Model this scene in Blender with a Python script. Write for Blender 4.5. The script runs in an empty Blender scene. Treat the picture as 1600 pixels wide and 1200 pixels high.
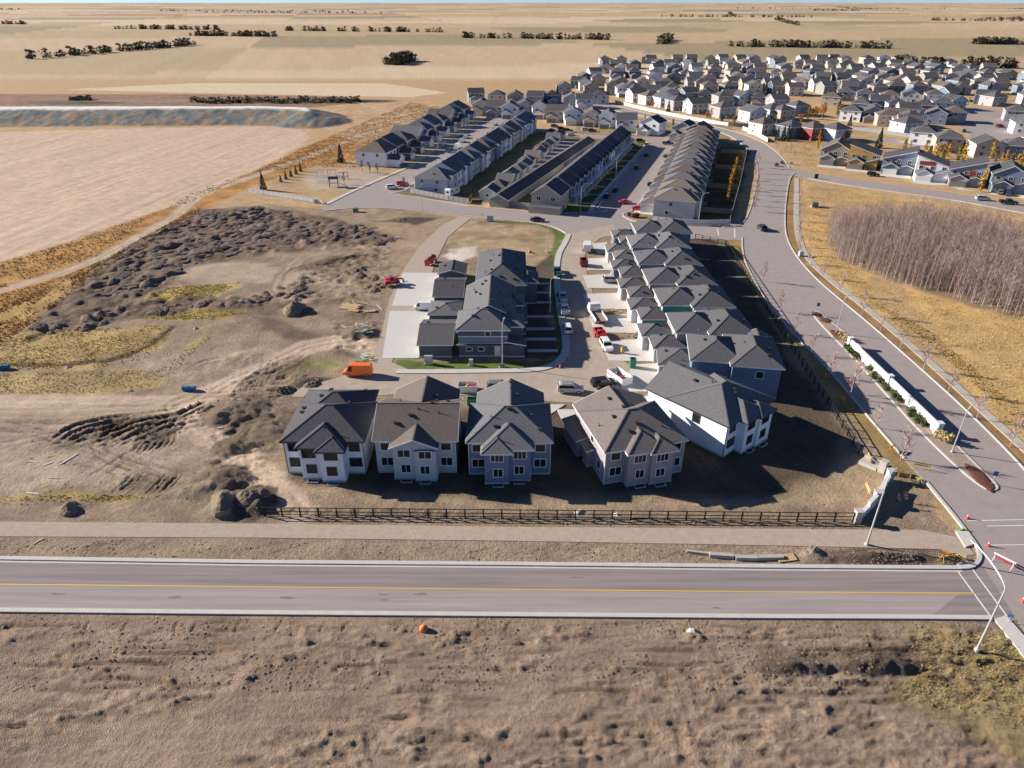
import bpy, math, random
import numpy as np
from mathutils import Vector, Matrix
R = math.radians
rnd = random.Random(7)
sc = bpy.context.scene

# ------------------------------------------------------------------ camera, sky, sun, exposure
CAM_H, CAM_P, CAM_F = 60.0, R(29), 1080.0
cam_d = bpy.data.cameras.new('camera'); cam = bpy.data.objects.new('camera', cam_d)
sc.collection.objects.link(cam); sc.camera = cam
cam.location = (0, 0, CAM_H); cam.rotation_euler = (R(90) - CAM_P, 0, 0)
cam_d.sensor_width = 36; cam_d.lens = 36 * CAM_F / 1600
cam_d.clip_start = 1; cam_d.clip_end = 40000
SUN_EL, SUN_AZ = R(22.5), R(18)          # the sun stands to the west, a little beyond the scene
sun_to = Vector((-math.cos(SUN_AZ) * math.cos(SUN_EL), math.sin(SUN_AZ) * math.cos(SUN_EL), math.sin(SUN_EL)))
w = bpy.data.worlds.new('World'); sc.world = w; w.use_nodes = True
nt = w.node_tree; bg = nt.nodes['Background']
sky = nt.nodes.new('ShaderNodeTexSky'); sky.sky_type = 'NISHITA'; sky.sun_disc = False
sky.sun_elevation = SUN_EL; sky.sun_rotation = -R(90) + SUN_AZ; sky.air_density = 0.6; sky.dust_density = 0.1; sky.ozone_density = 6.0
sky.altitude = 650
nt.links.new(sky.outputs[0], bg.inputs[0]); bg.inputs[1].default_value = 0.062
sl = bpy.data.lights.new('sun', 'SUN'); sl.energy = 5.0; sl.angle = R(0.5); sl.color = (1.0, 0.905, 0.785)
so = bpy.data.objects.new('sun', sl); sc.collection.objects.link(so); so.location = (-200, 60, 120)
so.rotation_euler = (-sun_to).to_track_quat('-Z', 'Y').to_euler()
sc.view_settings.view_transform = 'Standard'; sc.view_settings.look = 'None'
sc.view_settings.gamma = 1; sc.view_settings.exposure = 1.02; sc.view_settings.use_curve_mapping = False
sc.cycles.use_denoising = True; sc.cycles.max_bounces = 4; sc.cycles.diffuse_bounces = 2; sc.cycles.glossy_bounces = 2

# ------------------------------------------------------------------ helpers
def G(px, py, z=0.0):
    """world point at height z seen at photo pixel (px, py): a survey of the site from the photograph"""
    a = (px - 800) / CAM_F; b = -(py - 600) / CAM_F
    dy = math.cos(CAM_P) + b * math.sin(CAM_P); dz = -math.sin(CAM_P) + b * math.cos(CAM_P)
    t = (z - CAM_H) / dz
    return (a * t, dy * t)
TH = R(18.5)
def N(u, v): return (u * math.cos(TH) + v * math.sin(TH), 225 - u * math.sin(TH) + v * math.cos(TH))
def rot2(x, y, a): return (x * math.cos(a) - y * math.sin(a), x * math.sin(a) + y * math.cos(a))
ORD = 'first second third fourth fifth sixth seventh eighth ninth tenth eleventh twelfth thirteenth fourteenth fifteenth sixteenth seventeenth eighteenth nineteenth twentieth'.split()

class MB:
    def __init__(s): s.v = []; s.f = []; s.m = []; s.mi = 0
    def add(s, vs, fs):
        n = len(s.v); s.v += [tuple(p) for p in vs]
        for f in fs: s.f.append([n + i for i in f]); s.m.append(s.mi)
    def box(s, x0, x1, y0, y1, z0, z1):
        s.add([(x0,y0,z0),(x1,y0,z0),(x1,y1,z0),(x0,y1,z0),(x0,y0,z1),(x1,y0,z1),(x1,y1,z1),(x0,y1,z1)],
              [(3,2,1,0),(4,5,6,7),(0,1,5,4),(1,2,6,5),(2,3,7,6),(3,0,4,7)])
    def obox(s, cx, cy, z0, z1, L, W, a):
        c = []
        for dx, dy in ((-L/2,-W/2),(L/2,-W/2),(L/2,W/2),(-L/2,W/2)):
            q = rot2(dx, dy, a); c.append((cx+q[0], cy+q[1]))
        s.prism(c, z0, z1)
    def prism(s, poly, z0, z1):
        n = len(poly)
        s.add([(p[0],p[1],z0) for p in poly] + [(p[0],p[1],z1) for p in poly],
              [list(range(n))[::-1], list(range(n, 2*n))] + [(i,(i+1)%n,n+(i+1)%n,n+i) for i in range(n)])
    def beam(s, p, q, wd, ht):
        p = Vector(p); q = Vector(q); d = q - p
        if d.length < 1e-6: return
        u = Vector((0,0,1)) if abs(d.normalized().z) < .95 else Vector((1,0,0))
        a = d.cross(u).normalized() * wd/2; b = a.cross(d).normalized() * ht/2
        s.add([p-a-b,p+a-b,p+a+b,p-a+b,q-a-b,q+a-b,q+a+b,q-a+b],[(3,2,1,0),(4,5,6,7),(0,1,5,4),(1,2,6,5),(2,3,7,6),(3,0,4,7)])
    def tube(s, p, q, r0, r1, n=6, caps=True):
        p = Vector(p); q = Vector(q); d = (q-p).normalized()
        u = Vector((0,0,1)) if abs(d.z) < .9 else Vector((1,0,0))
        a = d.cross(u).normalized(); b = d.cross(a).normalized()
        vs = []
        for c, r in ((p,r0),(q,r1)):
            for i in range(n):
                t = 2*math.pi*i/n; vs.append(c + a*math.cos(t)*r + b*math.sin(t)*r)
        fs = [(i,n+i,n+(i+1)%n,(i+1)%n) for i in range(n)]
        if caps: fs += [list(range(n)), list(range(n,2*n))[::-1]]
        s.add(vs, fs)
    def loft(s, secs, cap=True):
        n = len(secs[0]); k = len(s.v); fs = []
        vs = [p for sec in secs for p in sec]
        for j in range(len(secs)-1):
            for i in range(n): fs.append((j*n+i, j*n+(i+1)%n, (j+1)*n+(i+1)%n, (j+1)*n+i))
        if cap: fs += [list(range(n))[::-1], list(range((len(secs)-1)*n, len(secs)*n))]
        s.add(vs, fs)
    def mesh(s, name, mats, smooth=False):
        me = bpy.data.meshes.new(name); me.from_pydata(s.v, [], s.f)
        if not isinstance(mats, (list, tuple)): mats = [mats]
        for m in mats: me.materials.append(m)
        if len(mats) > 1: me.polygons.foreach_set('material_index', s.m)
        if smooth: me.polygons.foreach_set('use_smooth', [True]*len(me.polygons))
        me.validate(); me.update()
        return me
def ob(name, me, parent=None, loc=(0,0,0), rz=0.0):
    o = bpy.data.objects.new(name, me); sc.collection.objects.link(o)
    if len(loc) == 2: loc = (loc[0], loc[1], 0)
    o.location = loc; o.rotation_euler = (0,0,rz)
    if parent: o.parent = parent
    return o
LABELS = {}
def tag(o, label, cat, group=None, kind=None):
    label = label.replace('house with dark grey roof, ','house, ') if len(label.split()) > 16 else label; o['label'] = label; o['category'] = cat
    if group: o['group'] = group
    if kind: o['kind'] = kind
    LABELS.setdefault(label, []).append(o)
    return o
def thing(name, label, cat, loc, rz=0.0, group=None):
    return tag(ob(name, None, None, loc, rz), label, cat, group)
def struct(o): o['kind'] = 'structure'; return o
def copy_tree(o, parent=None):
    c = o.copy(); sc.collection.objects.link(c); c.parent = parent
    for ch in list(o.children): copy_tree(ch, c)
    return c
_mc = {}
def cached(key, fn):
    if key not in _mc: _mc[key] = fn()
    return _mc[key]

# ------------------------------------------------------------------ materials
MATS = {}
def mat(name, col, rough=0.8, var=0.12, scale=1.5, bump=0.0, bscale=20, spec=0.3, metal=0.0, lap=0.0, streak=None, coat=0.0):
    if name in MATS: return MATS[name]
    m = bpy.data.materials.new(name); m.use_nodes = True; t = m.node_tree; b = t.nodes['Principled BSDF']
    b.inputs['Roughness'].default_value = rough; b.inputs['Metallic'].default_value = metal
    b.inputs['Specular IOR Level'].default_value = spec; b.inputs['Coat Weight'].default_value = coat
    tc = t.nodes.new('ShaderNodeTexCoord')
    src = tc.outputs['Object']
    nz = t.nodes.new('ShaderNodeTexNoise'); nz.inputs['Scale'].default_value = scale; nz.inputs['Detail'].default_value = 5; nz.inputs['Roughness'].default_value = .65
    if streak:
        mp = t.nodes.new('ShaderNodeMapping'); mp.inputs['Scale'].default_value = streak; t.links.new(src, mp.inputs[0]); t.links.new(mp.outputs[0], nz.inputs['Vector'])
    else: t.links.new(src, nz.inputs['Vector'])
    mr = t.nodes.new('ShaderNodeMapRange'); mr.inputs[1].default_value = .25; mr.inputs[2].default_value = .75
    mr.inputs[3].default_value = 1-var; mr.inputs[4].default_value = 1+var; t.links.new(nz.outputs['Fac'], mr.inputs[0])
    mx = t.nodes.new('ShaderNodeVectorMath'); mx.operation = 'SCALE'; mx.inputs[0].default_value = col[:3]; t.links.new(mr.outputs[0], mx.inputs['Scale'])
    t.links.new(mx.outputs[0], b.inputs['Base Color'])
    if bump or lap:
        bp = t.nodes.new('ShaderNodeBump'); bp.inputs['Strength'].default_value = 1.0
        if lap:
            sp = t.nodes.new('ShaderNodeSeparateXYZ'); t.links.new(src, sp.inputs[0])
            dv = t.nodes.new('ShaderNodeMath'); dv.operation = 'DIVIDE'; dv.inputs[1].default_value = lap; t.links.new(sp.outputs['Z'], dv.inputs[0])
            fr = t.nodes.new('ShaderNodeMath'); fr.operation = 'FRACT'; t.links.new(dv.outputs[0], fr.inputs[0])
            bp.inputs['Distance'].default_value = -.02; t.links.new(fr.outputs[0], bp.inputs['Height'])
        else:
            n2 = t.nodes.new('ShaderNodeTexNoise'); n2.inputs['Scale'].default_value = bscale; n2.inputs['Detail'].default_value = 4
            t.links.new(src, n2.inputs['Vector']); bp.inputs['Distance'].default_value = bump; t.links.new(n2.outputs['Fac'], bp.inputs['Height'])
        t.links.new(bp.outputs[0], b.inputs['Normal'])
    MATS[name] = m
    return m
def shingle(name, col):
    if name in MATS: return MATS[name]
    m = mat(name, col, rough=.85, var=.14, scale=7, spec=.2)
    t = m.node_tree; b = t.nodes['Principled BSDF']
    tc = [n for n in t.nodes if n.type == 'TEX_COORD'][0]
    # tab pattern: small cells of slightly different tone, courses 0.3 m
    vo = t.nodes.new('ShaderNodeTexVoronoi'); vo.inputs['Scale'].default_value = 5.5; t.links.new(tc.outputs['Object'], vo.inputs['Vector'])
    sp = t.nodes.new('ShaderNodeSeparateColor'); t.links.new(vo.outputs['Color'], sp.inputs[0])
    mr = t.nodes.new('ShaderNodeMapRange'); mr.inputs[3].default_value = .86; mr.inputs[4].default_value = 1.12; t.links.new(sp.outputs[0], mr.inputs[0])
    sc_ = [l for l in t.links if l.to_node == b and l.to_socket.name == 'Base Color'][0].from_node
    m2 = t.nodes.new('ShaderNodeVectorMath'); m2.operation = 'SCALE'; t.links.new(sc_.outputs[0], m2.inputs[0]); t.links.new(mr.outputs[0], m2.inputs['Scale'])
    t.links.new(m2.outputs[0], b.inputs['Base Color'])
    sx = t.nodes.new('ShaderNodeSeparateXYZ'); t.links.new(tc.outputs['Object'], sx.inputs[0])
    fr = t.nodes.new('ShaderNodeMath'); fr.operation = 'FRACT'; dv = t.nodes.new('ShaderNodeMath'); dv.operation = 'DIVIDE'; dv.inputs[1].default_value = .13
    t.links.new(sx.outputs['Z'], dv.inputs[0]); t.links.new(dv.outputs[0], fr.inputs[0])
    bp = t.nodes.new('ShaderNodeBump'); bp.inputs['Distance'].default_value = -.015; t.links.new(fr.outputs[0], bp.inputs['Height']); t.links.new(bp.outputs[0], b.inputs['Normal'])
    return m
def siding(name, col, lap=.2): return mat(name, col, rough=.6, var=.06, scale=.7, lap=lap, spec=.3)
def paint(name, col, rough=.3): return mat(name, col, rough=rough, var=.04, scale=2, spec=.5, coat=.3)

ROOFS = {'charcoal': shingle('shingle_charcoal', (.075,.073,.082)), 'dark grey': shingle('shingle_dark_grey', (.1,.099,.108)),
         'grey': shingle('shingle_grey', (.135,.134,.142)), 'brown': shingle('shingle_brown', (.135,.112,.102)), 'light brown': shingle('shingle_light_brown', (.17,.148,.136)),
         'black': shingle('shingle_black', (.05,.052,.06))}
WALLS = {k: siding('siding_'+k.replace(' ','_').replace('-','_'), c) for k, c in {'white': (.8,.82,.84), 'pale grey': (.52,.52,.53), 'grey': (.33,.335,.35), 'blue-grey': (.17,.22,.3), 'blue': (.13,.2,.29),
         'tan': (.42,.36,.29), 'beige': (.52,.46,.39), 'taupe': (.3,.26,.245), 'mauve-grey': (.34,.3,.31), 'cream': (.64,.58,.48), 'red': (.25,.05,.045), 'dark grey': (.12,.125,.14),
         'pale blue': (.42,.5,.58), 'green-grey': (.27,.29,.25), 'ochre': (.45,.27,.08), 'brown': (.2,.14,.1), 'teal': (.05,.3,.27), 'slate': (.09,.12,.155)}.items()}
TRIM = mat('white_trim', (.72,.72,.72), rough=.5, var=.05)
DARKTRIM = mat('dark_trim', (.05,.052,.06), rough=.5, var=.05)
GLASS = mat('window_glass', (.018,.022,.027), rough=.06, var=.2, spec=.32)
BLACKM = mat('black_metal', (.02,.021,.024), rough=.45, var=.1)
CONC = mat('concrete', (.47,.455,.43), rough=.85, var=.1, scale=.8, bump=.003, bscale=14)
CONCD = mat('concrete_dusty', (.4,.365,.32), rough=.9, var=.16, scale=.5)
GALV = mat('galvanised_steel', (.5,.51,.52), rough=.45, var=.08, metal=.3)
RUBBER = mat('rubber', (.02,.02,.021), rough=.8)
CHROME = mat('bright_metal', (.55,.56,.57), rough=.3, metal=.7)
WOOD = mat('raw_lumber', (.52,.37,.2), rough=.75, var=.2, scale=3)
WOODW = mat('weathered_wood', (.27,.2,.15), rough=.85, var=.25, scale=3)
VENT = mat('vent_metal', (.03,.03,.033), rough=.6)
GARDOOR = mat('garage_door_white', (.66,.65,.63), rough=.5, var=.04)
GARDOORD = mat('garage_door_grey', (.2,.19,.19), rough=.5, var=.05)

# ------------------------------------------------------------------ noise and masks (numpy)
def vnoise(x, y, seed=0):
    xi = np.floor(x).astype(np.int64); yi = np.floor(y).astype(np.int64); fx = x-xi; fy = y-yi
    fx = fx*fx*(3-2*fx); fy = fy*fy*(3-2*fy)
    def h(a, b):
        n = (a*374761393 + b*668265263 + seed*982451653) & 0xFFFFFFFF
        n = ((n ^ (n >> 13)) * 1274126177) & 0xFFFFFFFF
        return ((n ^ (n >> 16)) & 0xFFFF) / 65535.0
    return (h(xi,yi)*(1-fx)+h(xi+1,yi)*fx)*(1-fy) + (h(xi,yi+1)*(1-fx)+h(xi+1,yi+1)*fx)*fy
def fbm(x, y, seed=0, o=4):
    s = 0; a = .5; t = 0
    for i in range(o): s = s + a*vnoise(x*2**i, y*2**i, seed+i*17); t += a; a *= .5
    return s/t
def inside(poly, X, Y):
    c = np.zeros(X.shape, bool); n = len(poly)
    for i in range(n):
        x0, y0 = poly[i]; x1, y1 = poly[(i+1) % n]
        if y0 == y1: continue
        c ^= ((y0 > Y) != (y1 > Y)) & (X < (x1-x0)*(Y-y0)/(y1-y0)+x0)
    return c
def segdist(pl, X, Y, closed=False):
    d = np.full(X.shape, 1e9); m = len(pl) if closed else len(pl)-1
    for i in range(m):
        x0, y0 = pl[i]; x1, y1 = pl[(i+1) % len(pl)]
        vx, vy = x1-x0, y1-y0; L = vx*vx+vy*vy + 1e-9
        t = np.clip(((X-x0)*vx+(Y-y0)*vy)/L, 0, 1)
        d = np.minimum(d, np.hypot(X-x0-t*vx, Y-y0-t*vy))
    return d
def sdf(poly, X, Y):
    d = segdist(poly, X, Y, True); return np.where(inside(poly, X, Y), -d, d)
def smooth(e0, e1, x):
    t = np.clip((x-e0)/(e1-e0), 0, 1); return t*t*(3-2*t)
def PX(*a): return [G(*p) for p in a]

# ------------------------------------------------------------------ layout outlines
def chaikin(pl, n=2, closed=False):
    for _ in range(n):
        out = [] if closed else [pl[0]]
        m = len(pl) if closed else len(pl)-1
        for i in range(m):
            a = pl[i]; b = pl[(i+1) % len(pl)]
            out.append((a[0]*.75+b[0]*.25, a[1]*.75+b[1]*.25)); out.append((a[0]*.25+b[0]*.75, a[1]*.25+b[1]*.75))
        if not closed: out.append(pl[-1])
        pl = out
    return pl
BW = chaikin(PX((1526,868),(1522,850),(1500,818),(1460,768),(1425,730),(1357,652),(1290,572),(1237,520),(1200,474),(1180,440),(1165,412),(1160,390),(1160,372)))     # boulevard west kerb, south part
BW2 = chaikin(PX((1110,352),(1145,357),(1163,348),(1173,326),(1180,298),(1185,274),(1182,252),(1168,232),(1142,212),(1100,199),(1040,188),(985,178),(930,167),(860,158),(760,148)))
BE = chaikin(PX((1640,782),(1600,731),(1520,650),(1440,577),(1360,507),(1320,474),(1277,438),(1245,402),(1230,375),(1226,352),(1228,310),(1234,278),(1242,270)))
BE2 = chaikin(PX((1234,262),(1222,245),(1200,226),(1168,212),(1140,203),(1080,190),(1000,175),(960,164),(900,156),(800,147)))
boul = [(54,40)] + BW + PX((1120,372),(1105,362),(1110,352)) + BW2[1:] + BE2[::-1] + BE[::-1] + [(79,60),(79,40)]
MED = chaikin(PX((1268,490),(1278,486),(1290,497),(1345,540),(1420,620),(1480,682),(1535,737),(1562,762),(1548,768),(1528,757),(1495,730),(1440,677),(1390,622),(1330,555),(1290,515)), 2, True)
FRN = PX((-700,866),(-300,869),(0,873),(400,879),(800,882),(1200,886),(1500,888))
FRS = PX((-700,946),(-300,951),(0,956),(400,960),(800,963),(1200,966),(1450,967),(1550,968))
front_road = FRN + [(56,62.0)] + PX((1526,868)) + [(58,62),(58,54)] + FRS[::-1]
CSN = PX((610,303),(650,308),(730,322),(790,328),(860,332),(915,333),(940,331))
CSS = chaikin(PX((505,330),(520,328),(560,325),(600,325),(650,329),(700,334),(760,341),(800,345),(848,350),(872,357),(886,366)))
ISW = chaikin(PX((886,366),(880,380),(870,395),(866,420),(868,460),(874,500),(881,530),(880,553),(864,569),(838,577),(760,578),(700,579),(620,579)))
cross = CSS + PX((1000,372),(1010,366),(1060,372),(1165,376),(1165,345),(1100,354),(1030,352),(985,345),(972,337),(952,330)) + CSN[::-1] + PX((560,303),(505,322))
inner = ISW + PX((575,580),(548,584),(520,592),(470,606),(455,620),(520,622),(620,616),(760,618),(870,628),(950,632),(985,612),(1005,592),(985,572),(955,545),(938,500),(930,470),(918,430),(912,405),(918,388),(938,372),(960,366),(960,350))
lane = PX((600,590),(640,578),(612,566),(625,540),(645,500),(668,450),(680,410),(700,370),(737,340),(718,338),(690,352),(655,385),(625,430),(608,470),(596,520),(580,560),(565,592))
def FR(o, deg):
    a = R(deg)
    return lambda u, v: (o[0]+u*math.cos(a)+v*math.sin(a), o[1]-u*math.sin(a)+v*math.cos(a))
F1 = FR(G(604,261), 10.5); F2 = FR(G(700,306), 13.8); F3 = FR(G(745,315), 14.5); FC = FR((-3.2,229.1), 20)
park_st = PX((505,322),(560,297),(600,281),(640,265)) + [F1(9,8), F1(10,60), F1(11,150), F1(24,150), F2(-19.5,95), F2(-19.5,20), F2(-17,4)] + PX((610,303),(560,306))
t_st = [N(25,9), N(24.5,20), N(24,110), N(24,142), N(36,150), N(46,150), N(38,138), N(38,110), N(37.5,30), N(37,12), N(40,5), N(31,-2), N(22,4)]
back_lane = [F3(6.2,-2), F3(6.5,30), F3(6.5,130), F3(15,128), FC(-4.5,96), FC(-4.5,6), FC(-3,-3)]
lane_top = [F1(11,150), F1(24,150), F2(-4,146), F3(15,134), N(10,140), N(36,150), N(46,150), N(40,160), N(10,152), F3(12,145), F2(-6,158), F1(24,166), F1(11,166)]
east_st = chaikin(PX((1234,262),(1262,268),(1330,280),(1420,292),(1500,303),(1560,314),(1640,326),(1800,346)), 2) + PX((1800,366),(1640,340),(1560,326),(1500,314),(1420,303),(1330,291),(1262,279),(1242,274))
far_st = PX((1500,165),(1560,172),(1640,180),(1800,180),(1800,205),(1640,210),(1590,212),(1570,235),(1575,262),(1540,262),(1520,238),(1515,212),(1490,190),(1470,172))
far_road = PX((1270,203),(1310,207),(1370,213),(1440,222),(1500,230),(1500,236),(1440,230),(1370,221),(1310,215),(1270,211))
gravel = PX((-600,806),(-200,812),(0,815),(400,818),(800,823),(1200,826),(1440,828),(1500,840),(1524,866),(1500,870),(1470,858),(1200,852),(800,845),(400,840),(0,838),(-200,836),(-600,830))
haul = [chaikin(PX((-300,628),(0,630),(160,632),(270,632),(330,615),(400,580),(470,546),(520,530),(590,545))), chaikin(PX((270,632),(300,665),(340,690),(400,730),(440,770),(470,800)))]
farm_track = chaikin(PX((-400,560),(-150,492),(0,453),(80,432),(150,405),(220,368),(275,338),(296,315),(320,300),(390,277),(470,250),(560,212),(620,195),(640,188),(630,180),(580,168),(560,160)))
side_walk = chaikin(PX((1245,278),(1244,330),(1247,372),(1262,405),(1300,440),(1350,478),(1430,545),(1520,627),(1600,700),(1680,770)))

STRIPS = [front_road, gravel, boul, cross, inner, lane, park_st, t_st, back_lane, east_st, far_st]

# ------------------------------------------------------------------ the ground
def build_ground():
    ys = [22.0]
    while ys[-1] < 640: ys.append(ys[-1] + max(.24, .0036*ys[-1]))
    while ys[-1] < 26000: ys.append(ys[-1]*1.06)
    us = [-2.6,-2.0,-1.5,-1.2,-1.02] + list(np.linspace(-.9,.9,620)) + [1.02,1.2,1.5,2.0,2.6]
    ys = np.array(ys); us = np.array(us); ny, nx = len(ys), len(us)
    Y, U = np.meshgrid(ys, us, indexing='ij'); X = U*(Y*.88+29); X = X.ravel(); Y = Y.ravel()
    wx = X + 5*(fbm(X/9, Y/9, 3)-.5) ; wy = Y + 5*(fbm(X/9, Y/9, 9)-.5)
    wx2 = X + 1.8*(fbm(X/2.5, Y/2.5, 33)-.5); wy2 = Y + 1.8*(fbm(X/2.5, Y/2.5, 39)-.5)
    n1 = fbm(X/4, Y/4, 1); n2 = fbm(X/16, Y/16, 2); n3 = fbm(X/1.2, Y/1.2, 5, 3)
    col = np.zeros((len(X),3)); col[:] = (.40,.285,.165)
    rough = np.full(len(X), .35); h = (n2-.5)*.5*smooth(0,1,1)
    amp = np.full(len(X), .5)
    def lay(m, c, r=None, a=None, var=.0):
        nonlocal rough, amp
        c = np.array(c); k = (m*(1 if not var else 1))[:,None]
        col[:] = col*(1-k) + (c*(1+var*(n1[:,None]-.5)*2))*k
        if r is not None: rough = rough*(1-m)+r*m
        if a is not None: amp = amp*(1-m)+a*m
    def zone(poly, c, soft=1.0, r=None, a=None, var=.25, warp=1, k=1.0):
        xs = [p[0] for p in poly]; yy = [p[1] for p in poly]
        sel = np.where((X > min(xs)-8)&(X < max(xs)+8)&(Y > min(yy)-8)&(Y < max(yy)+8))[0]
        if not len(sel): return
        d = sdf(poly, (wx if warp == 1 else wx2 if warp == 2 else X)[sel], (wy if warp == 1 else wy2 if warp == 2 else Y)[sel])
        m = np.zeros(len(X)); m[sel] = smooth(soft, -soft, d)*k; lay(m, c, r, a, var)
    # far farmland patchwork beyond the suburb
    fx, fy = X*.97+Y*.24, Y*.97-X*.24
    ci, cj = np.floor(fx/520+.2).astype(int), np.floor(fy/390).astype(int); hsh = ((ci*73856093 ^ cj*19349663) >> 3) % 5
    fc = np.array(((.44,.34,.235),(.38,.3,.19),(.5,.4,.29),(.28,.235,.15),(.41,.315,.2)))[hsh]; edge = np.minimum(np.abs((fx/520+.2) % 1-.5), np.abs((fy/390) % 1-.5))
    fm0 = smooth(640, 660, Y)[:,None]; col[:] = col*(1-fm0)+fc*fm0*(.9+.2*fbm(fx/9,fy/160,72,3))[:,None]
    lay(smooth(640,660,Y)*smooth(.488,.495,edge), (.2,.16,.1))
    # stubble field to the west
    zone(PX((-900,190),(-200,200),(0,206),(200,201),(430,197),(470,202),(484,212),(470,228),(420,255),(300,312),(160,358),(0,410),(-300,500),(-900,600)), (.46,.355,.275), .8, .12, .15, .06, 2)
    fa = Vector(G(300,250))-Vector(G(0,358)); fa.normalize(); across = -X*fa.y+Y*fa.x; along = X*fa.x+Y*fa.y
    fm_ = smooth(1,-4,sdf(PX((-900,190),(-200,200),(0,206),(430,197),(484,212),(420,255),(300,312),(0,410),(-900,600)), X, Y))
    st = fbm(across/1.6, along/60, 81, 3); ln = np.exp(-((((across+3*fbm(along/40,across*0,83)) % 17)-6)/.45)**2)*vnoise(along/35, across/17, 84)
    col *= (1 + fm_*((st-.5)*.34 - .22*ln))[:,None]
    zone(PX((540,150),(640,152),(700,145),(600,130),(300,130),(100,140),(300,145)), (.52,.43,.31), 2, .1, .1, .06)
    # reddish verge and yellow weeds along the farm track
    zone(PX((0,412),(160,360),(300,314),(420,257),(486,226),(640,160),(700,170),(660,215),(560,262),(400,290),(320,330),(130,430),(100,480),(30,530),(-60,540),(-500,640),(-500,560)), (.35,.195,.075), 1.5, .5, .5, .5)
    zone(PX((310,322),(230,370),(130,425),(0,480),(-200,530),(-200,600),(20,525),(70,490),(130,440),(250,375),(315,330)), (.37,.245,.1), 1, .5, .5, .4)
    zone(PX((500,165),(640,158),(740,158),(700,175),(560,225),(500,200),(486,215),(470,190)), (.42,.29,.17), 2, .4, .5, .3)
    zone(PX((-500,152),(0,147),(300,147),(540,151),(560,160),(490,168),(400,166),(0,166),(-500,172)), (.24,.15,.105), 1.5, .5, .5, .4)
    # the park
    zone(PX((400,290),(480,262),(560,250),(640,262),(590,292),(512,322),(470,312)), (.36,.26,.155), .8, .2, .1, .2)
    zone(PX((465,280),(500,266),(560,262),(600,272),(590,288),(540,298),(490,294)), (.36,.3,.25), .8, .15, .1, .1)
    # construction site: bare soil
    zone(PX((-600,760),(-300,660),(0,535),(100,485),(310,328),(420,318),(510,328),(600,326),(700,336),(860,352),(1000,345),(1160,380),(1205,480),(1430,735),(1530,870),(1640,900),(1800,1300),(-1200,1300),(-1200,860)), (.27,.21,.155), 1.0, .8, 1.0, .3)
    zone(PX((540,330),(700,340),(735,345),(640,430),(600,470),(560,400),(620,370)), (.31,.235,.165), 2, .6, .5, .25)
    zone(PX((240,420),(330,405),(440,415),(560,440),(600,470),(480,440),(330,445)), (.36,.29,.22), 2, .5, .6, .2)
    # topsoil stockpile ground
    zone(PX((110,450),(200,380),(310,328),(400,322),(520,340),(620,372),(560,390),(420,398),(300,415),(250,455),(330,470),(470,470),(560,470),(470,490),(200,498),(60,525),(0,545)), (.17,.13,.1), 1.6, 1, 1.4, .5)
    zone(PX((390,490),(450,505),(520,530),(590,545),(560,560),(480,535),(400,515)), (.16,.12,.1), 1.2, .8, .6, .3)
    zone(PX((590,345),(640,338),(690,340),(650,350)), (.09,.07,.06), 1.2, .8, .6, .3)
    # yellow weed patches
    for pl, c in ((((-300,540),(0,532),(60,518),(180,512),(270,508),(262,530),(230,560),(150,575),(0,578),(-300,590)), (.37,.275,.13)),
                  (((-300,585),(0,584),(120,580),(250,578),(310,530),(350,512),(290,560),(260,600),(150,614),(0,616),(-300,620)), (.36,.27,.14)),
                  (((220,470),(260,450),(380,440),(330,465)), (.33,.25,.09)), (((210,498),(300,488),(390,485),(340,500)), (.33,.25,.09)),
                  (((-300,776),(0,776),(160,773),(270,775),(160,785),(0,786),(-300,790)), (.35,.26,.11)),
                  (((700,355),(850,350),(870,380),(840,410),(740,400),(700,385)), (.33,.25,.165)), (((430,560),(520,555),(530,575),(450,580)), (.24,.22,.11)),
                  (((560,450),(600,440),(600,455)), (.33,.25,.09))):
        zone(PX(*pl), c, 1.0, .6, .5, .5)
    # paler graded soil
    zone(PX((-300,650),(0,650),(120,660),(330,690),(340,710),(200,760),(0,770),(-300,775)), (.36,.29,.23), 2, .9, 1, .35)
    zone(PX((160,560),(400,540),(480,530),(390,600),(300,620),(280,600)), (.34,.27,.21), 2, .9, 1, .35)
    zone(PX((1210,620),(1340,700),(1440,780),(1430,800),(1080,790),(700,790),(430,770),(440,750),(560,755),(960,765),(1200,760)), (.33,.255,.175), 1.2, .6, .5, .2)
    zone(PX((440,640),(1040,640),(1230,560),(1345,690),(1200,780),(1000,775),(700,776),(440,755)), (.1,.078,.06), 2, .7, .5, .3)  # house-lot soil, darkened to paint the duplexes' shade into its colour
    zone(PX((-600,846),(0,840),(800,846),(1470,858),(1520,880),(800,880),(0,872),(-600,866)), (.3,.235,.175), .5, .9, .55, .3, 2)
    zone(PX((1170,860),(1440,855),(1470,875),(1330,882),(1340,865)), (.15,.115,.095), .6, 1, .7, .4)
    zone(PX((-700,958),(800,966),(1550,970),(1800,1250),(-900,1250)), (.295,.225,.172), .5, .8, .5, .25, 2)
    zone(PX((1410,995),(1560,985),(1640,1040),(1640,1200),(1380,1100),(1440,1040)), (.31,.24,.13), .8, .6, .5, .5)
    zone(PX((1180,1010),(1310,1005),(1440,1015),(1440,1040),(1320,1050),(1190,1045)), (.17,.13,.1), .8, 1, .7, .5)
    # grass corridor between the rail fence and the boulevard, and verges east of it
    zone(PX((1100,360),(1160,372),(1205,480),(1357,652),(1430,735),(1400,740),(1330,655),(1215,520),(1130,400)), (.27,.2,.09), .5, .3, .2, .3, 2)
    zone(BE[::-1] + [(128,288)] + PX((1300,290),(1500,322),(1800,380),(1800,900),(1660,900)), (.44,.305,.14), 1.0, .35, .35, .3)
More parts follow.
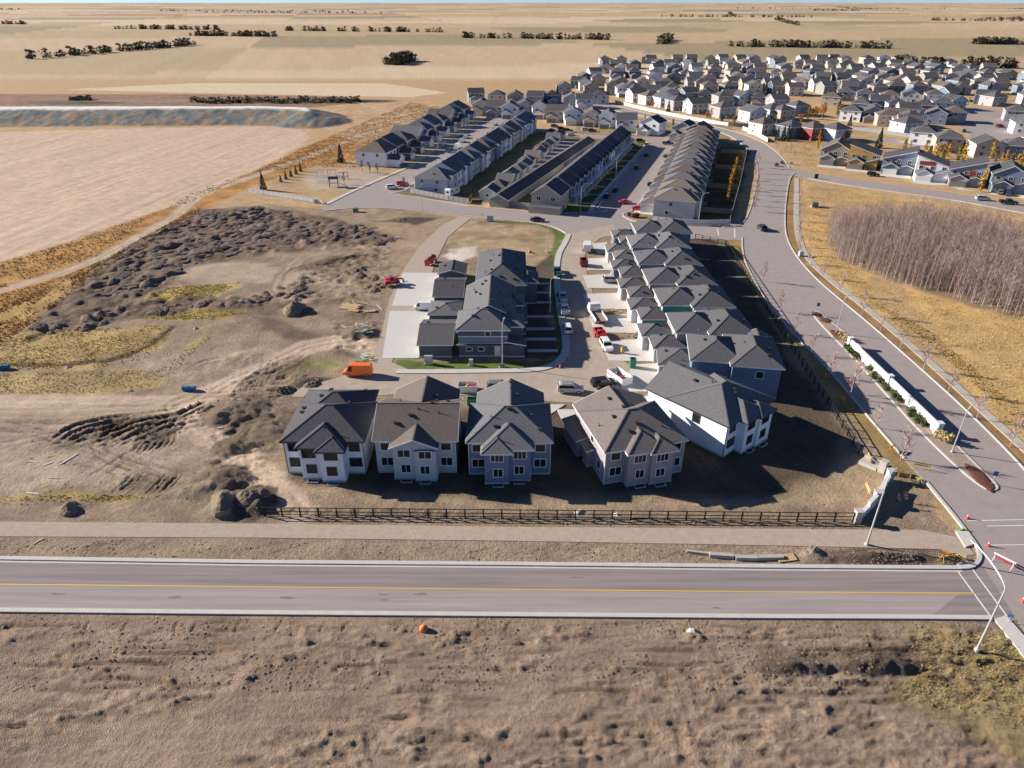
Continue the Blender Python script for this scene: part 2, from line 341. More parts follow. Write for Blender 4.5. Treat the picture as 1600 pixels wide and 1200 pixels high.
    zone([(p[0]+.3, p[1]) for p in BE] + [(p[0]+3, p[1]) for p in BE[::-1]], (.27,.17,.08), .6, .3, .1, .4, 2)
    zone(PX((1290,380),(1320,360),(1440,350),(1600,390),(1600,500),(1500,470),(1400,440),(1320,412)), (.24,.18,.13), 2, .6, .4, .4)
    zone(PX((1250,190),(1500,225),(1560,300),(1330,270),(1262,262),(1225,235)), (.38,.27,.14), 1, .25, .3, .3)
    # lawns of the older streets
    for u0, u1, v0, v1, c in ((-45,5,6,150,(.17,.14,.07)), (5,24,0,140,(.11,.12,.04)), (38,70,3,150,(.2,.16,.09)), (-20,60,150,215,(.26,.2,.12))):
        zone([N(u0,v0),N(u1,v0),N(u1,v1),N(u0,v1)], c, 1, .3, .2, .4)
    zone([N(57,6),N(68,6),N(70,140),N(57,140)], (.13,.115,.05), .6, .3, .2, .4)
    # lots west of the right-hand row stay dusty; back gardens there get a darker soil colour
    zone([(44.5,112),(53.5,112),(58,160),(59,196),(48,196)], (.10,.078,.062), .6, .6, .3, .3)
    zone([(53.5,118),(56,118),(62,196),(59.5,196)], (.2,.17,.1), .6, .3, .2, .3)
    # green strips round the central block
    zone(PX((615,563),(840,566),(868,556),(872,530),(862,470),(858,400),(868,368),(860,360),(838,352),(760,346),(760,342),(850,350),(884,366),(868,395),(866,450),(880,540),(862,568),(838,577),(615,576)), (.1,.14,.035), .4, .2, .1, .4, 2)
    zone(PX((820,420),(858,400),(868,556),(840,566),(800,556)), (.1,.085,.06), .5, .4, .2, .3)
    zone(PX((690,400),(705,388),(745,385),(740,400),(715,412)), (.5,.46,.42), .8, .3, .3, .3, 2)
    for pl_ in (PX((470,420),(560,385),(620,380),(600,470),(520,478),(440,470)), PX((430,560),(480,590),(440,640),(430,770),(330,775),(330,650),(370,590)), PX((520,500),(600,500),(590,560),(500,545))):
        q_ = smooth(1.5,-2,sdf(pl_, wx, wy)); rd = 1-np.abs(2*fbm(X/2.6,Y/1.5,101,4)-1); h += q_*(rd-.72)*.8; lay(q_*smooth(.82,.7,rd)*.7, (.17,.13,.1), .9, None, .3)
    cl = chaikin(PX((0,571),(90,570),(170,563),(225,545),(252,525),(275,510))); d = segdist(cl, wx2, wy2); h -= .25*np.exp(-(d/.7)**2); lay(np.exp(-(d/.8)**2), (.13,.1,.07), .9)
    # haul roads, farm track: compacted pale soil with ruts
    def track(pl, wd, c, ruts=True, k=.9):
        xs = [p[0] for p in pl]; yy = [p[1] for p in pl]
        sel = np.where((X > min(xs)-8)&(X < max(xs)+8)&(Y > min(yy)-8)&(Y < max(yy)+8))[0]
        d = segdist(pl, wx2[sel], wy2[sel]); m = np.zeros(len(X)); m[sel] = smooth(wd/2+.7, wd/2-.7, d)*k; lay(m, c, .3, .25, .12)
        if ruts:
            for o in (.9, 1.05): h[sel] -= .06*np.exp(-((d-o)/.28)**2)
    track(haul[0], 6.5, (.46,.365,.285)); track(haul[1], 4.4, (.45,.355,.275)); track(farm_track, 4.0, (.42,.34,.27))
    track(chaikin(PX((300,620),(240,640),(0,648),(-300,650))), 3.5, (.35,.28,.21))
    track(chaikin(PX((480,470),(420,455),(470,395),(560,385),(620,385))), 4, (.3,.23,.17))
    # wheel ruts cut by machines
    def rut(pl, dep=.22, wd=.32, off=1.0, dark=.3):
        pl = chaikin(pl, 2); xs = [p[0] for p in pl]; yy = [p[1] for p in pl]
        sel = np.where((X > min(xs)-4)&(X < max(xs)+4)&(Y > min(yy)-4)&(Y < max(yy)+4))[0]
        d = segdist(pl, X[sel]+.3*(n3[sel]-.5), Y[sel]); g = np.exp(-((d-off)/wd)**2) if off else np.exp(-(d/wd)**2)
        if off:
            de = np.minimum(np.hypot(X[sel]-pl[0][0],Y[sel]-pl[0][1]), np.hypot(X[sel]-pl[-1][0],Y[sel]-pl[-1][1])); g = g*smooth(off+.1,off+2.2,de)
        e = np.exp(-((d-off-.5)/.3)**2)*(g > .02)
        h[sel] += -dep*g + dep*.6*e
        col[sel] *= (1-dark*g)[:,None]
    for i in range(12):
        x0 = 75+rnd.uniform(0,150)*.9; y0 = 702-rnd.uniform(0,20)
        rut(PX((x0,y0),(x0+30,y0-22),(x0+70,y0-34),(x0+130,y0-42)), .26, .3, 1.0)
    for i in range(5): rut(PX((60+i*36,704-i*2),(110+i*36,690-i*3),(160+i*30,668),(280,650),(330,628)), .2, .3, .9, .4)
    for i in range(6): rut(PX((205+i*9,713-i),(222+i*9,690),(250+i*4,676),(262,668)), .2, .22, .5, .5)
    for i in range(7): rut(PX((372+i*9,620-i*4),(380+i*8,600-i*3),(420+i*6,575),(440+i*8,560-i*2)), .22, .25, .8, .4)
    for i in range(7):
        x0 = rnd.uniform(250,560); y0 = rnd.uniform(560,700); rut(PX((x0,y0),(x0+rnd.uniform(20,60),y0-rnd.uniform(-8,20)),(x0+rnd.uniform(60,110),y0-rnd.uniform(-10,30))), .18, .25, .9, .35)
    for i in range(9):
        x0 = 170+i*9+rnd.uniform(-4,4); rut(PX((x0,778),(x0+12,765),(x0+30,748),(x0+44,735)), .2, .22, .4, .35)
    for i in range(8): rut(PX((-100+rnd.uniform(0,300),rnd.uniform(655,770)),(60+rnd.uniform(0,200),rnd.uniform(655,770)),(200+rnd.uniform(0,120),rnd.uniform(680,760))), .12, .22, .9, .25)
    for i in range(9): rut(PX((430+i*12,432-i*2),(480+i*10,415-i*2),(540+i*8,400)), .2, .3, 1.0, .35)
    for i in range(30):                                   # scratches on the verge beside the road
        x0 = rnd.uniform(-50,1150); y0 = rnd.uniform(848,872); rut(PX((x0,y0+6),(x0+rnd.uniform(8,60),y0-rnd.uniform(2,9))), .07, .14, 0, .3)
    for i in range(46):                                   # scrapes in the strip south of the road
        x0 = rnd.uniform(-100,1450); y0 = rnd.uniform(972,1100); rut(PX((x0,y0),(x0+rnd.uniform(20,60),y0+rnd.uniform(-7,3)),(x0+rnd.uniform(60,160),y0+rnd.uniform(-9,5))), rnd.uniform(.06,.2), rnd.uniform(.12,.3), rnd.choice((0,.9)), .3)
    for x0 in (130,190,270,300,365,430,500,535,620,745,790): rut(PX((x0,985),(x0+8,972)), .16, .2, 0, .4)
    col[:,0] *= 1.03; col[:,2] *= .96            # iron-rich prairie soil
    # height
    site = np.clip((rough-.5)/.4, 0, 1)
    h = h + amp*((n1-.5)*.32 + (n3-.5)*.14*(.4+site))
    south = smooth(57, 54, Y); lump = fbm(X/1.5, Y/.8, 61, 4)
    h = h + south*np.clip(lump-.5,0,1)*.9*smooth(.5,.65,fbm(X/12,Y/4,62,2)) + south*.3*(fbm(X/4,Y/.7,64,5)-.5)
    rd = 1-np.abs(2*fbm(X/2.6,Y/.9,103,5)-1); mk = south*smooth(.51,.62,fbm(X/10,Y/5,104,3)+.12*smooth(-25,45,X)); h = h + mk*(rd-.75)*.6; lay(mk*smooth(.8,.65,rd)*.6, (.2,.155,.115), .9, None, .3)
    ripple = np.clip(south*smooth(.35,.5,fbm(X/9,Y/3.5,63,3)) + .5*smooth(.5,.62,fbm(X/12,Y/9,66,2))*smooth(73,70,Y)*smooth(57,59,Y), 0, 1)
    soilA = sdf(PX((110,450),(200,380),(310,328),(400,322),(520,340),(620,372),(560,390),(420,398),(300,415),(250,455),(560,470),(200,498),(0,545)), X, Y)
    h = h + smooth(1,-3,soilA)*(fbm(X/2.4,Y/2.4,77,3)-.35)*1.5
    # berms: heaps of soil built into the relief
    def mound(px, py, rx, ry, hh, c=None, seed=0):
        x0, y0 = G(px, py); d = np.hypot((X-x0)/rx, (Y-y0)/ry) + .35*(fbm(X/1.3,Y/1.3,seed+5,3)-.5)
        m = smooth(1, .12, d); h[:] = h + m*hh*(.8+.4*n3)
        if c is not None: lay(smooth(1.0,.8,d), c, 1, None, .3)
    for a in ((352,795,3.2,3.0,1.0,(.24,.19,.145)),(398,785,3.6,4.5,1.2,(.12,.09,.07)),(345,750,5,4,1.0,(.16,.12,.09)),(110,797,2.4,1.6,.5,(.25,.2,.15)),
              (380,640,5,6,.7,(.18,.14,.105)),(420,670,6,5,.6,(.18,.14,.105)),(490,598,4.4,2.6,.8,(.12,.095,.075)),(545,490,7,4,.7,(.25,.19,.14)),(565,520,6,3.2,.9,(.22,.17,.12)),(460,487,4.5,3,.9,(.2,.15,.11)),
              (1268,866,2.0,1.6,.6,(.34,.27,.2)),(1280,878,2.6,1.0,.6,(.24,.19,.14)),(1380,872,7.5,1.9,1.2,(.15,.11,.09)),(1240,1040,5,1.5,.8,(.15,.115,.09)),(1370,1040,5.5,1.6,.9,(.15,.115,.09)),(1480,870,2,1.5,.5,(.2,.15,.1)),
              (340,655,3,3,.9,(.2,.15,.11)),(360,700,3.4,3,.9,(.18,.14,.1)),(300,770,5,2,.6,(.25,.2,.15)),(380,560,5,4,.5,None),(450,570,5,3,.4,None)):
        mound(*a[:5], a[5], int(a[0]))
    # gravel berm line under the rail fence
    fl = PX((400,797),(900,806),(1330,822)); d = segdist(fl, X, Y+.3*(n3-.5)); h = h + .3*np.exp(-(d/.7)**2)*n3*1.6; lay(.6*np.exp(-(d/.8)**2), (.2,.155,.12), 1)
    fl = PX((-400,808),(0,812),(400,817)); d = segdist(fl, X, Y+.3*(n3-.5)); h = h + .35*np.exp(-(d/.5)**2)*n3*1.5
    # far gravel stockpile bank north of the stubble field
    bank = [G(-900,176,6),G(-200,173,6),G(0,171,6),G(200,170,6),G(400,169,6),G(470,171,6),G(482,173,6),G(478,168,6),G(400,165,6),G(0,166,6),G(-900,170,6)]
    d = sdf(bank, X, Y) + 5*(fbm(X/9,Y/9,91)-.5) + 2.5*(fbm(X/3,Y/5,92)-.5); hb = np.clip(1-d/24, 0, 1); h = h + 6.2*hb
    bc = np.where((fbm(X/1.8,Y/5,93,4) > .53)[:,None], np.array((.26,.19,.13)), np.array((.15,.17,.17))); mb = smooth(.0,.06,hb)[:,None]; col[:] = col*(1-mb)+bc*mb
    lay(smooth(3,-1,sdf(bank,X,Y)), (.62,.62,.6), .2, .1, .05)
    for a in ((120,160,40,14,9,(.12,.12,.08)),(280,158,90,10,5,(.25,.19,.14)),(470,158,70,12,8,(.06,.06,.045))): 
        x0, y0 = G(a[0],a[1]); dd = np.hypot((X-x0)/a[2],(Y-y0)/a[3])+.3*(fbm(X/20,Y/20,95)-.5); m = smooth(1,.2,dd); h = h+m*a[4]; lay(smooth(1,.8,dd), a[5], .6, None, .3)
    # flatten below roads and the built lots
    flat = np.full(len(X), 1e9)
    for pl in STRIPS: flat = np.minimum(flat, sdf(pl, X, Y))
    for bx in ((-34,44,78,99),(24,47,100,196),(-19,14,118,166),(15,28,112,192)):
        flat = np.minimum(flat, np.maximum(np.maximum(bx[0]-X, X-bx[1]), np.maximum(bx[2]-Y, Y-bx[3])))
    flat = np.minimum(flat, segdist(side_walk, X, Y)-1.2)
    h = h*smooth(0, 2.5, flat)
    h = np.where(flat < .6, np.minimum(h, -.02), h) - .03
    h = h*smooth(520, 420, np.maximum(Y, 0)) + np.where(Y > 420, (fbm(X/300,Y/300,44)-.5)*6*smooth(700,2500,Y), 0) - .03*(Y > 420)
    h = np.where((Y > 420)&(X < -60), np.maximum(h, 0) + 0, h)
    # mesh
    me = bpy.data.meshes.new('ground'); me.vertices.add(len(X))
    me.vertices.foreach_set('co', np.stack([X,Y,h],1).ravel().astype(np.float32))
    i = np.arange((ny-1)*(nx-1)); r_ = i//(nx-1); c_ = i % (nx-1); a = r_*nx+c_
    q = np.stack([a,a+1,a+nx+1,a+nx],1).ravel().astype(np.int32)
    me.loops.add(len(q)); me.loops.foreach_set('vertex_index', q)
    me.polygons.add(len(i)); me.polygons.foreach_set('loop_start', (i*4).astype(np.int32)); me.polygons.foreach_set('loop_total', np.full(len(i),4,np.int32))
    me.polygons.foreach_set('use_smooth', np.ones(len(i), bool))
    me.update(calc_edges=True)
    ca = me.color_attributes.new('soil', 'FLOAT_COLOR', 'POINT')
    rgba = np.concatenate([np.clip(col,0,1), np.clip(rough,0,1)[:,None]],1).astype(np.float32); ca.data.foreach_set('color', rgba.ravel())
    fa_ = me.attributes.new('ripple', 'FLOAT', 'POINT'); fa_.data.foreach_set('value', ripple.astype(np.float32))
    m = bpy.data.materials.new('ground_soil'); m.use_nodes = True; t = m.node_tree; b = t.nodes['Principled BSDF']
    b.inputs['Roughness'].default_value = .95; b.inputs['Specular IOR Level'].default_value = .1
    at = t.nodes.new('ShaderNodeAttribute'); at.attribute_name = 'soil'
    tc = t.nodes.new('ShaderNodeTexCoord')
    def noise(s, d=5, rgh=.65):
        n = t.nodes.new('ShaderNodeTexNoise'); n.inputs['Scale'].default_value = s; n.inputs['Detail'].default_value = d; n.inputs['Roughness'].default_value = rgh; t.links.new(tc.outputs['Object'], n.inputs['Vector']); return n
    def rng(n, lo, hi, a=.28, bb=.72):
        r = t.nodes.new('ShaderNodeMapRange'); r.inputs[1].default_value = a; r.inputs[2].default_value = bb; r.inputs[3].default_value = lo; r.inputs[4].default_value = hi; t.links.new(n.outputs['Fac'], r.inputs[0]); return r
    na, nb, nc = noise(1.9, 6, .75), noise(.32, 4), noise(5.5, 3, .7)
    m1 = t.nodes.new('ShaderNodeMath'); m1.operation = 'MULTIPLY'; t.links.new(rng(na,.74,1.26).outputs[0], m1.inputs[0]); t.links.new(rng(nb,.82,1.18).outputs[0], m1.inputs[1])
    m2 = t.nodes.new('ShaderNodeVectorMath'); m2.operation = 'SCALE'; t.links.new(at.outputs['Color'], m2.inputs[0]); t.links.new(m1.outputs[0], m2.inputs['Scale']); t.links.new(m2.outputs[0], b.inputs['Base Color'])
    ad = t.nodes.new('ShaderNodeMath'); ad.operation = 'ADD'; t.links.new(na.outputs['Fac'], ad.inputs[0])
    ml = t.nodes.new('ShaderNodeMath'); ml.operation = 'MULTIPLY'; ml.inputs[1].default_value = .35; t.links.new(nc.outputs['Fac'], ml.inputs[0]); t.links.new(ml.outputs[0], ad.inputs[1])
    bp = t.nodes.new('ShaderNodeBump'); t.links.new(at.outputs['Alpha'], bp.inputs['Strength']); bp.inputs['Distance'].default_value = .42; t.links.new(ad.outputs[0], bp.inputs['Height']); wv = t.nodes.new('ShaderNodeTexWave'); wv.wave_type = 'BANDS'; wv.bands_direction = 'DIAGONAL'; wv.inputs['Scale'].default_value = 2.3; wv.inputs['Distortion'].default_value = 5; wv.inputs['Detail'].default_value = 2; wv.inputs['Detail Scale'].default_value = 1.5; t.links.new(tc.outputs['Object'], wv.inputs['Vector'])
    ar = t.nodes.new('ShaderNodeAttribute'); ar.attribute_name = 'ripple'
    b2 = t.nodes.new('ShaderNodeBump'); b2.inputs['Distance'].default_value = .035; t.links.new(ar.outputs['Fac'], b2.inputs['Strength']); t.links.new(wv.outputs['Fac'], b2.inputs['Height']); t.links.new(bp.outputs[0], b2.inputs['Normal']); t.links.new(b2.outputs[0], b.inputs['Normal'])
    me.materials.append(m)
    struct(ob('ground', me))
    return X, Y, h, nx, ny, ys, us
GX, GY, GH, gnx, gny, gys, gus = build_ground()
GH2 = GH.reshape(gny, gnx)
def ground_z(x, y):
    j = int(np.clip(np.searchsorted(gys, y)-1, 0, gny-2)); ty = (y-gys[j])/(gys[j+1]-gys[j])
    u = x/(y*.88+29); i = int(np.clip(np.searchsorted(gus, u)-1, 0, gnx-2)); tx = min(1,max(0,(u-gus[i])/(gus[i+1]-gus[i])))
    a = GH2[j,i]*(1-tx)+GH2[j,i+1]*tx; b = GH2[j+1,i]*(1-tx)+GH2[j+1,i+1]*tx
    return float(a*(1-ty)+b*ty)

# ------------------------------------------------------------------ roads, walks and kerbs
ASPH = mat('asphalt_front', (.235,.2,.2), rough=.9, var=.26, scale=1.0, streak=(.05,1.6,1), spec=.15)
ASPH2 = mat('asphalt_old', (.295,.258,.246), rough=.92, var=.1, scale=.6, spec=.15)
ASPHD = mat('asphalt_dusty', (.36,.3,.25), rough=.95, var=.16, scale=.45, spec=.1)
GRAV = mat('gravel_path', (.37,.31,.25), rough=.95, var=.14, scale=1.2, bump=.03, bscale=5, spec=.1)
YEL = mat('yellow_line', (.6,.38,.06), rough=.7, var=.1); WLINE = mat('white_line', (.62,.61,.59), rough=.7, var=.12)
def flat_poly(name, poly, z, m):
    b = MB(); n = len(poly)
    from mathutils.geometry import tessellate_polygon
    tri = tessellate_polygon([[Vector((p[0],p[1],0)) for p in poly]])
    vs = [(p[0],p[1],z) for p in poly]
    fs = []
    for t in tri:
        a, c, d = (Vector(vs[i]) for i in t)
        fs.append(t if (c-a).cross(d-a).z > 0 else t[::-1])
    b.add(vs, fs)
    area = sum(poly[i][0]*poly[(i+1)%n][1]-poly[(i+1)%n][0]*poly[i][1] for i in range(n))
    P_ = poly if area > 0 else poly[::-1]
    b.add([(p[0],p[1],z-.3) for p in P_]+[(p[0],p[1],z) for p in P_], [(i,(i+1)%n,n+(i+1)%n,n+i) for i in range(n)])
    return struct(ob(name, b.mesh(name, m)))
def ribbon_mb(b, pl, wd, z0, z1, side=0.0):
    """strip of width wd along a polyline; side shifts it to one side (in widths)"""
    L = []; Rr = []
    for i, p in enumerate(pl):
        a = Vector(pl[max(0,i-1)]); c = Vector(pl[min(len(pl)-1,i+1)]); d = (c-a).normalized(); n = Vector((-d.y, d.x))
        o = Vector(p) + n*side*wd; L.append(o+n*wd/2); Rr.append(o-n*wd/2)
    secs = [[(r.x,r.y,z0),(r.x,r.y,z1),(l.x,l.y,z1),(l.x,l.y,z0)] for l, r in zip(L,Rr)]
    b.loft([s[::-1] for s in secs])
def ribbon(name, pl, wd, z0, z1, m, side=0.0):
    b = MB(); ribbon_mb(b, pl, wd, z0, z1, side); return struct(ob(name, b.mesh(name, m)))
flat_poly('front_road', front_road, .004, ASPH)
flat_poly('road_lane', PX((-700,907),(-300,910),(0,914),(400,918),(800,922),(1200,926),(1500,927)) + FRS[::-1][1:], .008, mat('asphalt_lane', (.3,.262,.252), rough=.9, var=.2, scale=1.0, streak=(.05,1.4,1), spec=.15))
flat_poly('boulevard', boul, .012, ASPH2)
flat_poly('cross_street', cross, .008, ASPH2)
flat_poly('inner_street', inner, .016, ASPHD)
flat_poly('gravel_lane', lane, .020, GRAV)
flat_poly('park_street', park_st, .0, ASPH2)
flat_poly('crescent_street', t_st, .0, ASPH2)
flat_poly('back_lane', back_lane, .012, ASPH2)
flat_poly('far_crescent', lane_top, -.004, ASPH2)
flat_poly('east_street', east_st, .004, ASPH2)
flat_poly('far_street', far_st, .0, ASPH2)
flat_poly('far_road', far_road, .0, ASPH2)
flat_poly('gravel_path', gravel, .0, GRAV)
MEDS = mat('median_soil', (.3,.235,.19), rough=.95, var=.2, scale=1.5)
flat_poly('median', MED, .11, MEDS)
ribbon('kerb', MED + [MED[0]], .35, -.1, .14, CONC)
def clip_pl(pl, ok): return [p for p in pl if ok(p)]
ribbon('kerb', FRN, .6, -.2, .15, CONC, .1); ribbon('gutter', FRN, .35, -.1, .016, CONC, -1.25)
ribbon('kerb', FRS, .45, -.2, .15, CONC, .3); ribbon('gutter', FRS, .25, -.1, .016, CONC, 2.0)
corner = chaikin(PX((1500,888),(1518,887),(1530,877),(1531,864),(1524,850),(1500,818),(1470,781),(1446,752)))
ribbon('kerb', corner, .45, -.2, .155, CONC)
ribbon('kerb', [p for p in BW if p[1] > 84], .3, -.2, .14, CONC); ribbon('kerb', BW2, .35, -.2, .14, CONC)
ribbon('kerb', BE, .35, -.2, .14, CONC); ribbon('kerb', BE2, .35, -.2, .14, CONC)
ribbon('kerb', CSS[:-1], .4, -.2, .14, CONC); ribbon('kerb', CSN, .4, -.2, .14, CONC)
ribbon('sidewalk', side_walk, 1.7, -.2, .05, CONCD)
iw = [p for p in ISW]
ribbon('sidewalk', iw, 1.5, -.2, .15, CONC, .35)
ribbon('sidewalk', chaikin(PX((512,320),(560,296),(640,262))), 1.6, -.1, .15, CONC, .5)
ribbon('sidewalk', [N(24.3,8), N(23.4,20), N(23.2,70), N(23,140)], 1.5, -.1, .15, CONC)
ribbon('kerb', chaikin(PX((940,331),(952,328)) + [N(26.6,9), N(25.2,16), N(24.6,60), N(24.2,140)]), .4, -.2, .14, CONC)
ribbon('kerb', chaikin(PX((1040,352),(1005,350),(976,341),(972,333)) + [N(37.5,12), N(37.9,30), N(38.2,138)]), .4, -.2, .14, CONC)
ribbon('kerb', chaikin(PX((610,303)) + [F2(-17,4), F2(-19.5,20), F2(-19.5,95), F1(24,150)]), .4, -.2, .14, CONC)
ribbon('kerb', chaikin(PX((1262,279),(1330,291),(1420,303),(1500,314),(1560,326),(1640,340))), .35, -.2, .14, CONC)
ribbon('kerb', [G(640,265), F1(9,8), F1(10,60), F1(11,150)], .4, -.2, .14, CONC)
# ramp slabs at the front corner
SLAB = mat('fresh_concrete', (.5,.48,.455), rough=.85, var=.08)
flat_poly('sidewalk', PX((1492,830),(1507,826),(1524,850),(1508,856)), .16, SLAB)
flat_poly('sidewalk', PX((1494,881),(1508,878),(1524,887),(1500,890)), .165, SLAB)
flat_poly('sidewalk', PX((1553,968),(1572,962),(1640,1040),(1610,1040)), .09, SLAB)
# painted lines
def line(pl, wd, m, nm='road_marking'): return ribbon(nm, pl, wd, -.01, .022, m)
line(PX((-700,906),(-300,909),(0,913),(400,917),(800,921),(1200,925),(1522,927)), .16, YEL)
line(PX((1497,893),(1550,966)), .16, WLINE); line(PX((1520,890),(1590,985)), .16, WLINE)
line(PX((1512,814),(1600,812)), .14, WLINE); line(PX((1543,822),(1610,821)), .14, WLINE); line(PX((1540,852),(1620,851)), .14, WLINE)
line(PX((1148,357),(1148,372)), .3, WLINE); line(PX((1123,368),(1121,357)), .3, WLINE)

# ------------------------------------------------------------------ house kit
def roof_top(bl, x, y):
    """height of a block's roof surface at local (x, y), or -1 outside its eaves"""
    x0,x1,y0,y1,e,kind,pt,ov = bl
    X0,X1,Y0,Y1 = x0-ov,x1+ov,y0-ov,y1+ov
    if not (X0 <= x <= X1 and Y0 <= y <= Y1): return -1
    dx = min(x-X0, X1-x); dy = min(y-Y0, Y1-y)
    if kind == 'hip': return e + pt*min(dx,dy)
    if kind == 'gx': return e + pt*dy
    if kind == 'gy': return e + pt*dx
    if kind == 'flat': return e + .05
    if kind == 'sl': return e + pt*(x-X0)       # single pitch rising to +x
    if kind == 'sr': return e + pt*(X1-x)
    return -1
def walls_mb(b, bl, z0):
    x0,x1,y0,y1,e,kind,pt,ov = bl
    zt = e - .02 if kind in ('hip','flat') else e + pt*ov - .16
    b.box(x0,x1,y0,y1,z0,zt)
    k = pt
    if kind == 'gy':
        h = zt + k*(x1-x0)/2; m = (x0+x1)/2
        b.add([(x0,y0,zt),(x1,y0,zt),(m,y0,h),(x0,y1,zt),(x1,y1,zt),(m,y1,h)],[(0,1,2),(4,3,5),(0,2,5,3),(1,4,5,2)])
    elif kind == 'gx':
        h = zt + k*(y1-y0)/2; m = (y0+y1)/2
        b.add([(x0,y0,zt),(x0,y1,zt),(x0,m,h),(x1,y0,zt),(x1,y1,zt),(x1,m,h)],[(1,0,2),(3,4,5),(0,3,5,2),(4,1,2,5)])
    elif kind in ('sl','sr'):
        h = zt + k*(x1-x0); xl, zl, xr, zr = (x0,zt,x1,h) if kind == 'sl' else (x0,h,x1,zt)
        b.add([(x0,y0,zt),(x1,y0,zt),(x1,y0,zr),(x0,y0,zl),(x0,y1,zt),(x1,y1,zt),(x1,y1,zr),(x0,y1,zl)],[(0,1,2,3),(5,4,7,6),(3,2,6,7),(1,5,6,2),(4,0,3,7)])
def roof_mb(b, bl):
    x0,x1,y0,y1,e,kind,pt,ov = bl
    X0,X1,Y0,Y1 = x0-ov,x1+ov,y0-ov,y1+ov; t = .2
    if kind == 'hip':
        W, D = X1-X0, Y1-Y0; a = min(W,D)/2; r = e+a*pt
        if W >= D: p, q = (X0+a,(Y0+Y1)/2,r), (X1-a+.002,(Y0+Y1)/2,r); fs = [(4,5,9,8),(5,6,9),(6,7,8,9),(7,4,8)]
        else: p, q = ((X0+X1)/2,Y0+a,r), ((X0+X1)/2,Y1-a,r); fs = [(4,5,8),(5,6,9,8),(6,7,9),(7,4,8,9)]
        b.add([(X0,Y0,e-t),(X1,Y0,e-t),(X1,Y1,e-t),(X0,Y1,e-t),(X0,Y0,e),(X1,Y0,e),(X1,Y1,e),(X0,Y1,e),p,q],
              fs+[(3,2,1,0),(0,1,5,4),(1,2,6,5),(2,3,7,6),(3,0,4,7)])
        return
    def slab(c):      # c: four top corners counter-clockwise
        b.add([(p[0],p[1],p[2]-t) for p in c]+list(c), [(3,2,1,0),(4,5,6,7),(0,1,5,4),(1,2,6,5),(2,3,7,6),(3,0,4,7)])
    if kind == 'gy':
        m = (X0+X1)/2; r = e+pt*(X1-X0)/2
        slab([(X0,Y0,e),(m,Y0,r),(m,Y1,r),(X0,Y1,e)]); slab([(m,Y0,r),(X1,Y0,e),(X1,Y1,e),(m,Y1,r)])
    elif kind == 'gx':
        m = (Y0+Y1)/2; r = e+pt*(Y1-Y0)/2
        slab([(X0,Y0,e),(X1,Y0,e),(X1,m,r),(X0,m,r)]); slab([(X0,m,r),(X1,m,r),(X1,Y1,e),(X0,Y1,e)])
    elif kind == 'sl': slab([(X0,Y0,e),(X1,Y0,e+pt*(X1-X0)),(X1,Y1,e+pt*(X1-X0)),(X0,Y1,e)])
    elif kind == 'sr': slab([(X0,Y0,e+pt*(X1-X0)),(X1,Y0,e),(X1,Y1,e),(X0,Y1,e+pt*(X1-X0))])
    else: slab([(X0,Y0,e),(X1,Y0,e),(X1,Y1,e),(X0,Y1,e)])
def fascia_mb(b, bl):
    x0,x1,y0,y1,e,kind,pt,ov = bl
    X0,X1,Y0,Y1 = x0-ov-.035,x1+ov+.035,y0-ov-.035,y1+ov+.035; z0, z1, w_ = e-.24, e-.03, .03
    fr, bk = True, True; lf, rt = True, True
    if kind == 'gy': fr = bk = False
    if kind == 'gx': lf = rt = False
    if kind in ('sl','sr'): fr = bk = False; lf = kind == 'sl'; rt = not lf
    if fr: b.box(X0,X1,Y0,Y0+w_,z0,z1)
    if bk: b.box(X0,X1,Y1-w_,Y1,z0,z1)
    if lf: b.box(X0,X0+w_,Y0+w_,Y1-w_,z0,z1)
    if rt: b.box(X1-w_,X1,Y0+w_,Y1-w_,z0,z1)
    if kind == 'gy':
        m = (X0+X1)/2; r = e+pt*(x1-x0+2*ov)/2
        for yy in (Y0,Y1): b.beam((X0,yy,e-.13),(m,yy,r-.13),.05,.22); b.beam((m,yy,r-.13),(X1,yy,e-.13),.05,.22)
    if kind == 'gx':
        m = (Y0+Y1)/2; r = e+pt*(y1-y0+2*ov)/2
        for xx in (X0,X1): b.beam((xx,Y0,e-.13),(xx,m,r-.13),.05,.22); b.beam((xx,m,r-.13),(xx,Y1,e-.13),.05,.22)
    if kind in ('sl','sr'):
        r = e+pt*(x1-x0+2*ov); za, zb = (e,r) if kind == 'sl' else (r,e)
        for yy in (Y0,Y1): b.beam((X0,yy,za-.13),(X1,yy,zb-.13),.05,.22)
def cap_mb(b, bl):
    """ridge and hip caps, a little proud of the slopes"""
    x0,x1,y0,y1,e,kind,pt,ov = bl
    X0,X1,Y0,Y1 = x0-ov,x1+ov,y0-ov,y1+ov
    if kind == 'hip':
        W, D = X1-X0, Y1-Y0; a = min(W,D)/2; r = e+a*pt
        p, q = ((X0+a,(Y0+Y1)/2,r), (X1-a,(Y0+Y1)/2,r)) if W >= D else (((X0+X1)/2,Y0+a,r), ((X0+X1)/2,Y1-a,r))
        b.beam(p,q,.22,.07)
        for c in ((X0,Y0),(X1,Y0),(X1,Y1),(X0,Y1)):
            k = p if (Vector(c)-Vector(p[:2])).length < (Vector(c)-Vector(q[:2])).length else q
            b.beam((c[0],c[1],e), k, .2, .06)
    elif kind == 'gy': b.beam(((X0+X1)/2,Y0,e+pt*(X1-X0)/2),((X0+X1)/2,Y1,e+pt*(X1-X0)/2),.22,.07)
    elif kind == 'gx': b.beam((X0,(Y0+Y1)/2,e+pt*(Y1-Y0)/2),(X1,(Y0+Y1)/2,e+pt*(Y1-Y0)/2),.22,.07)
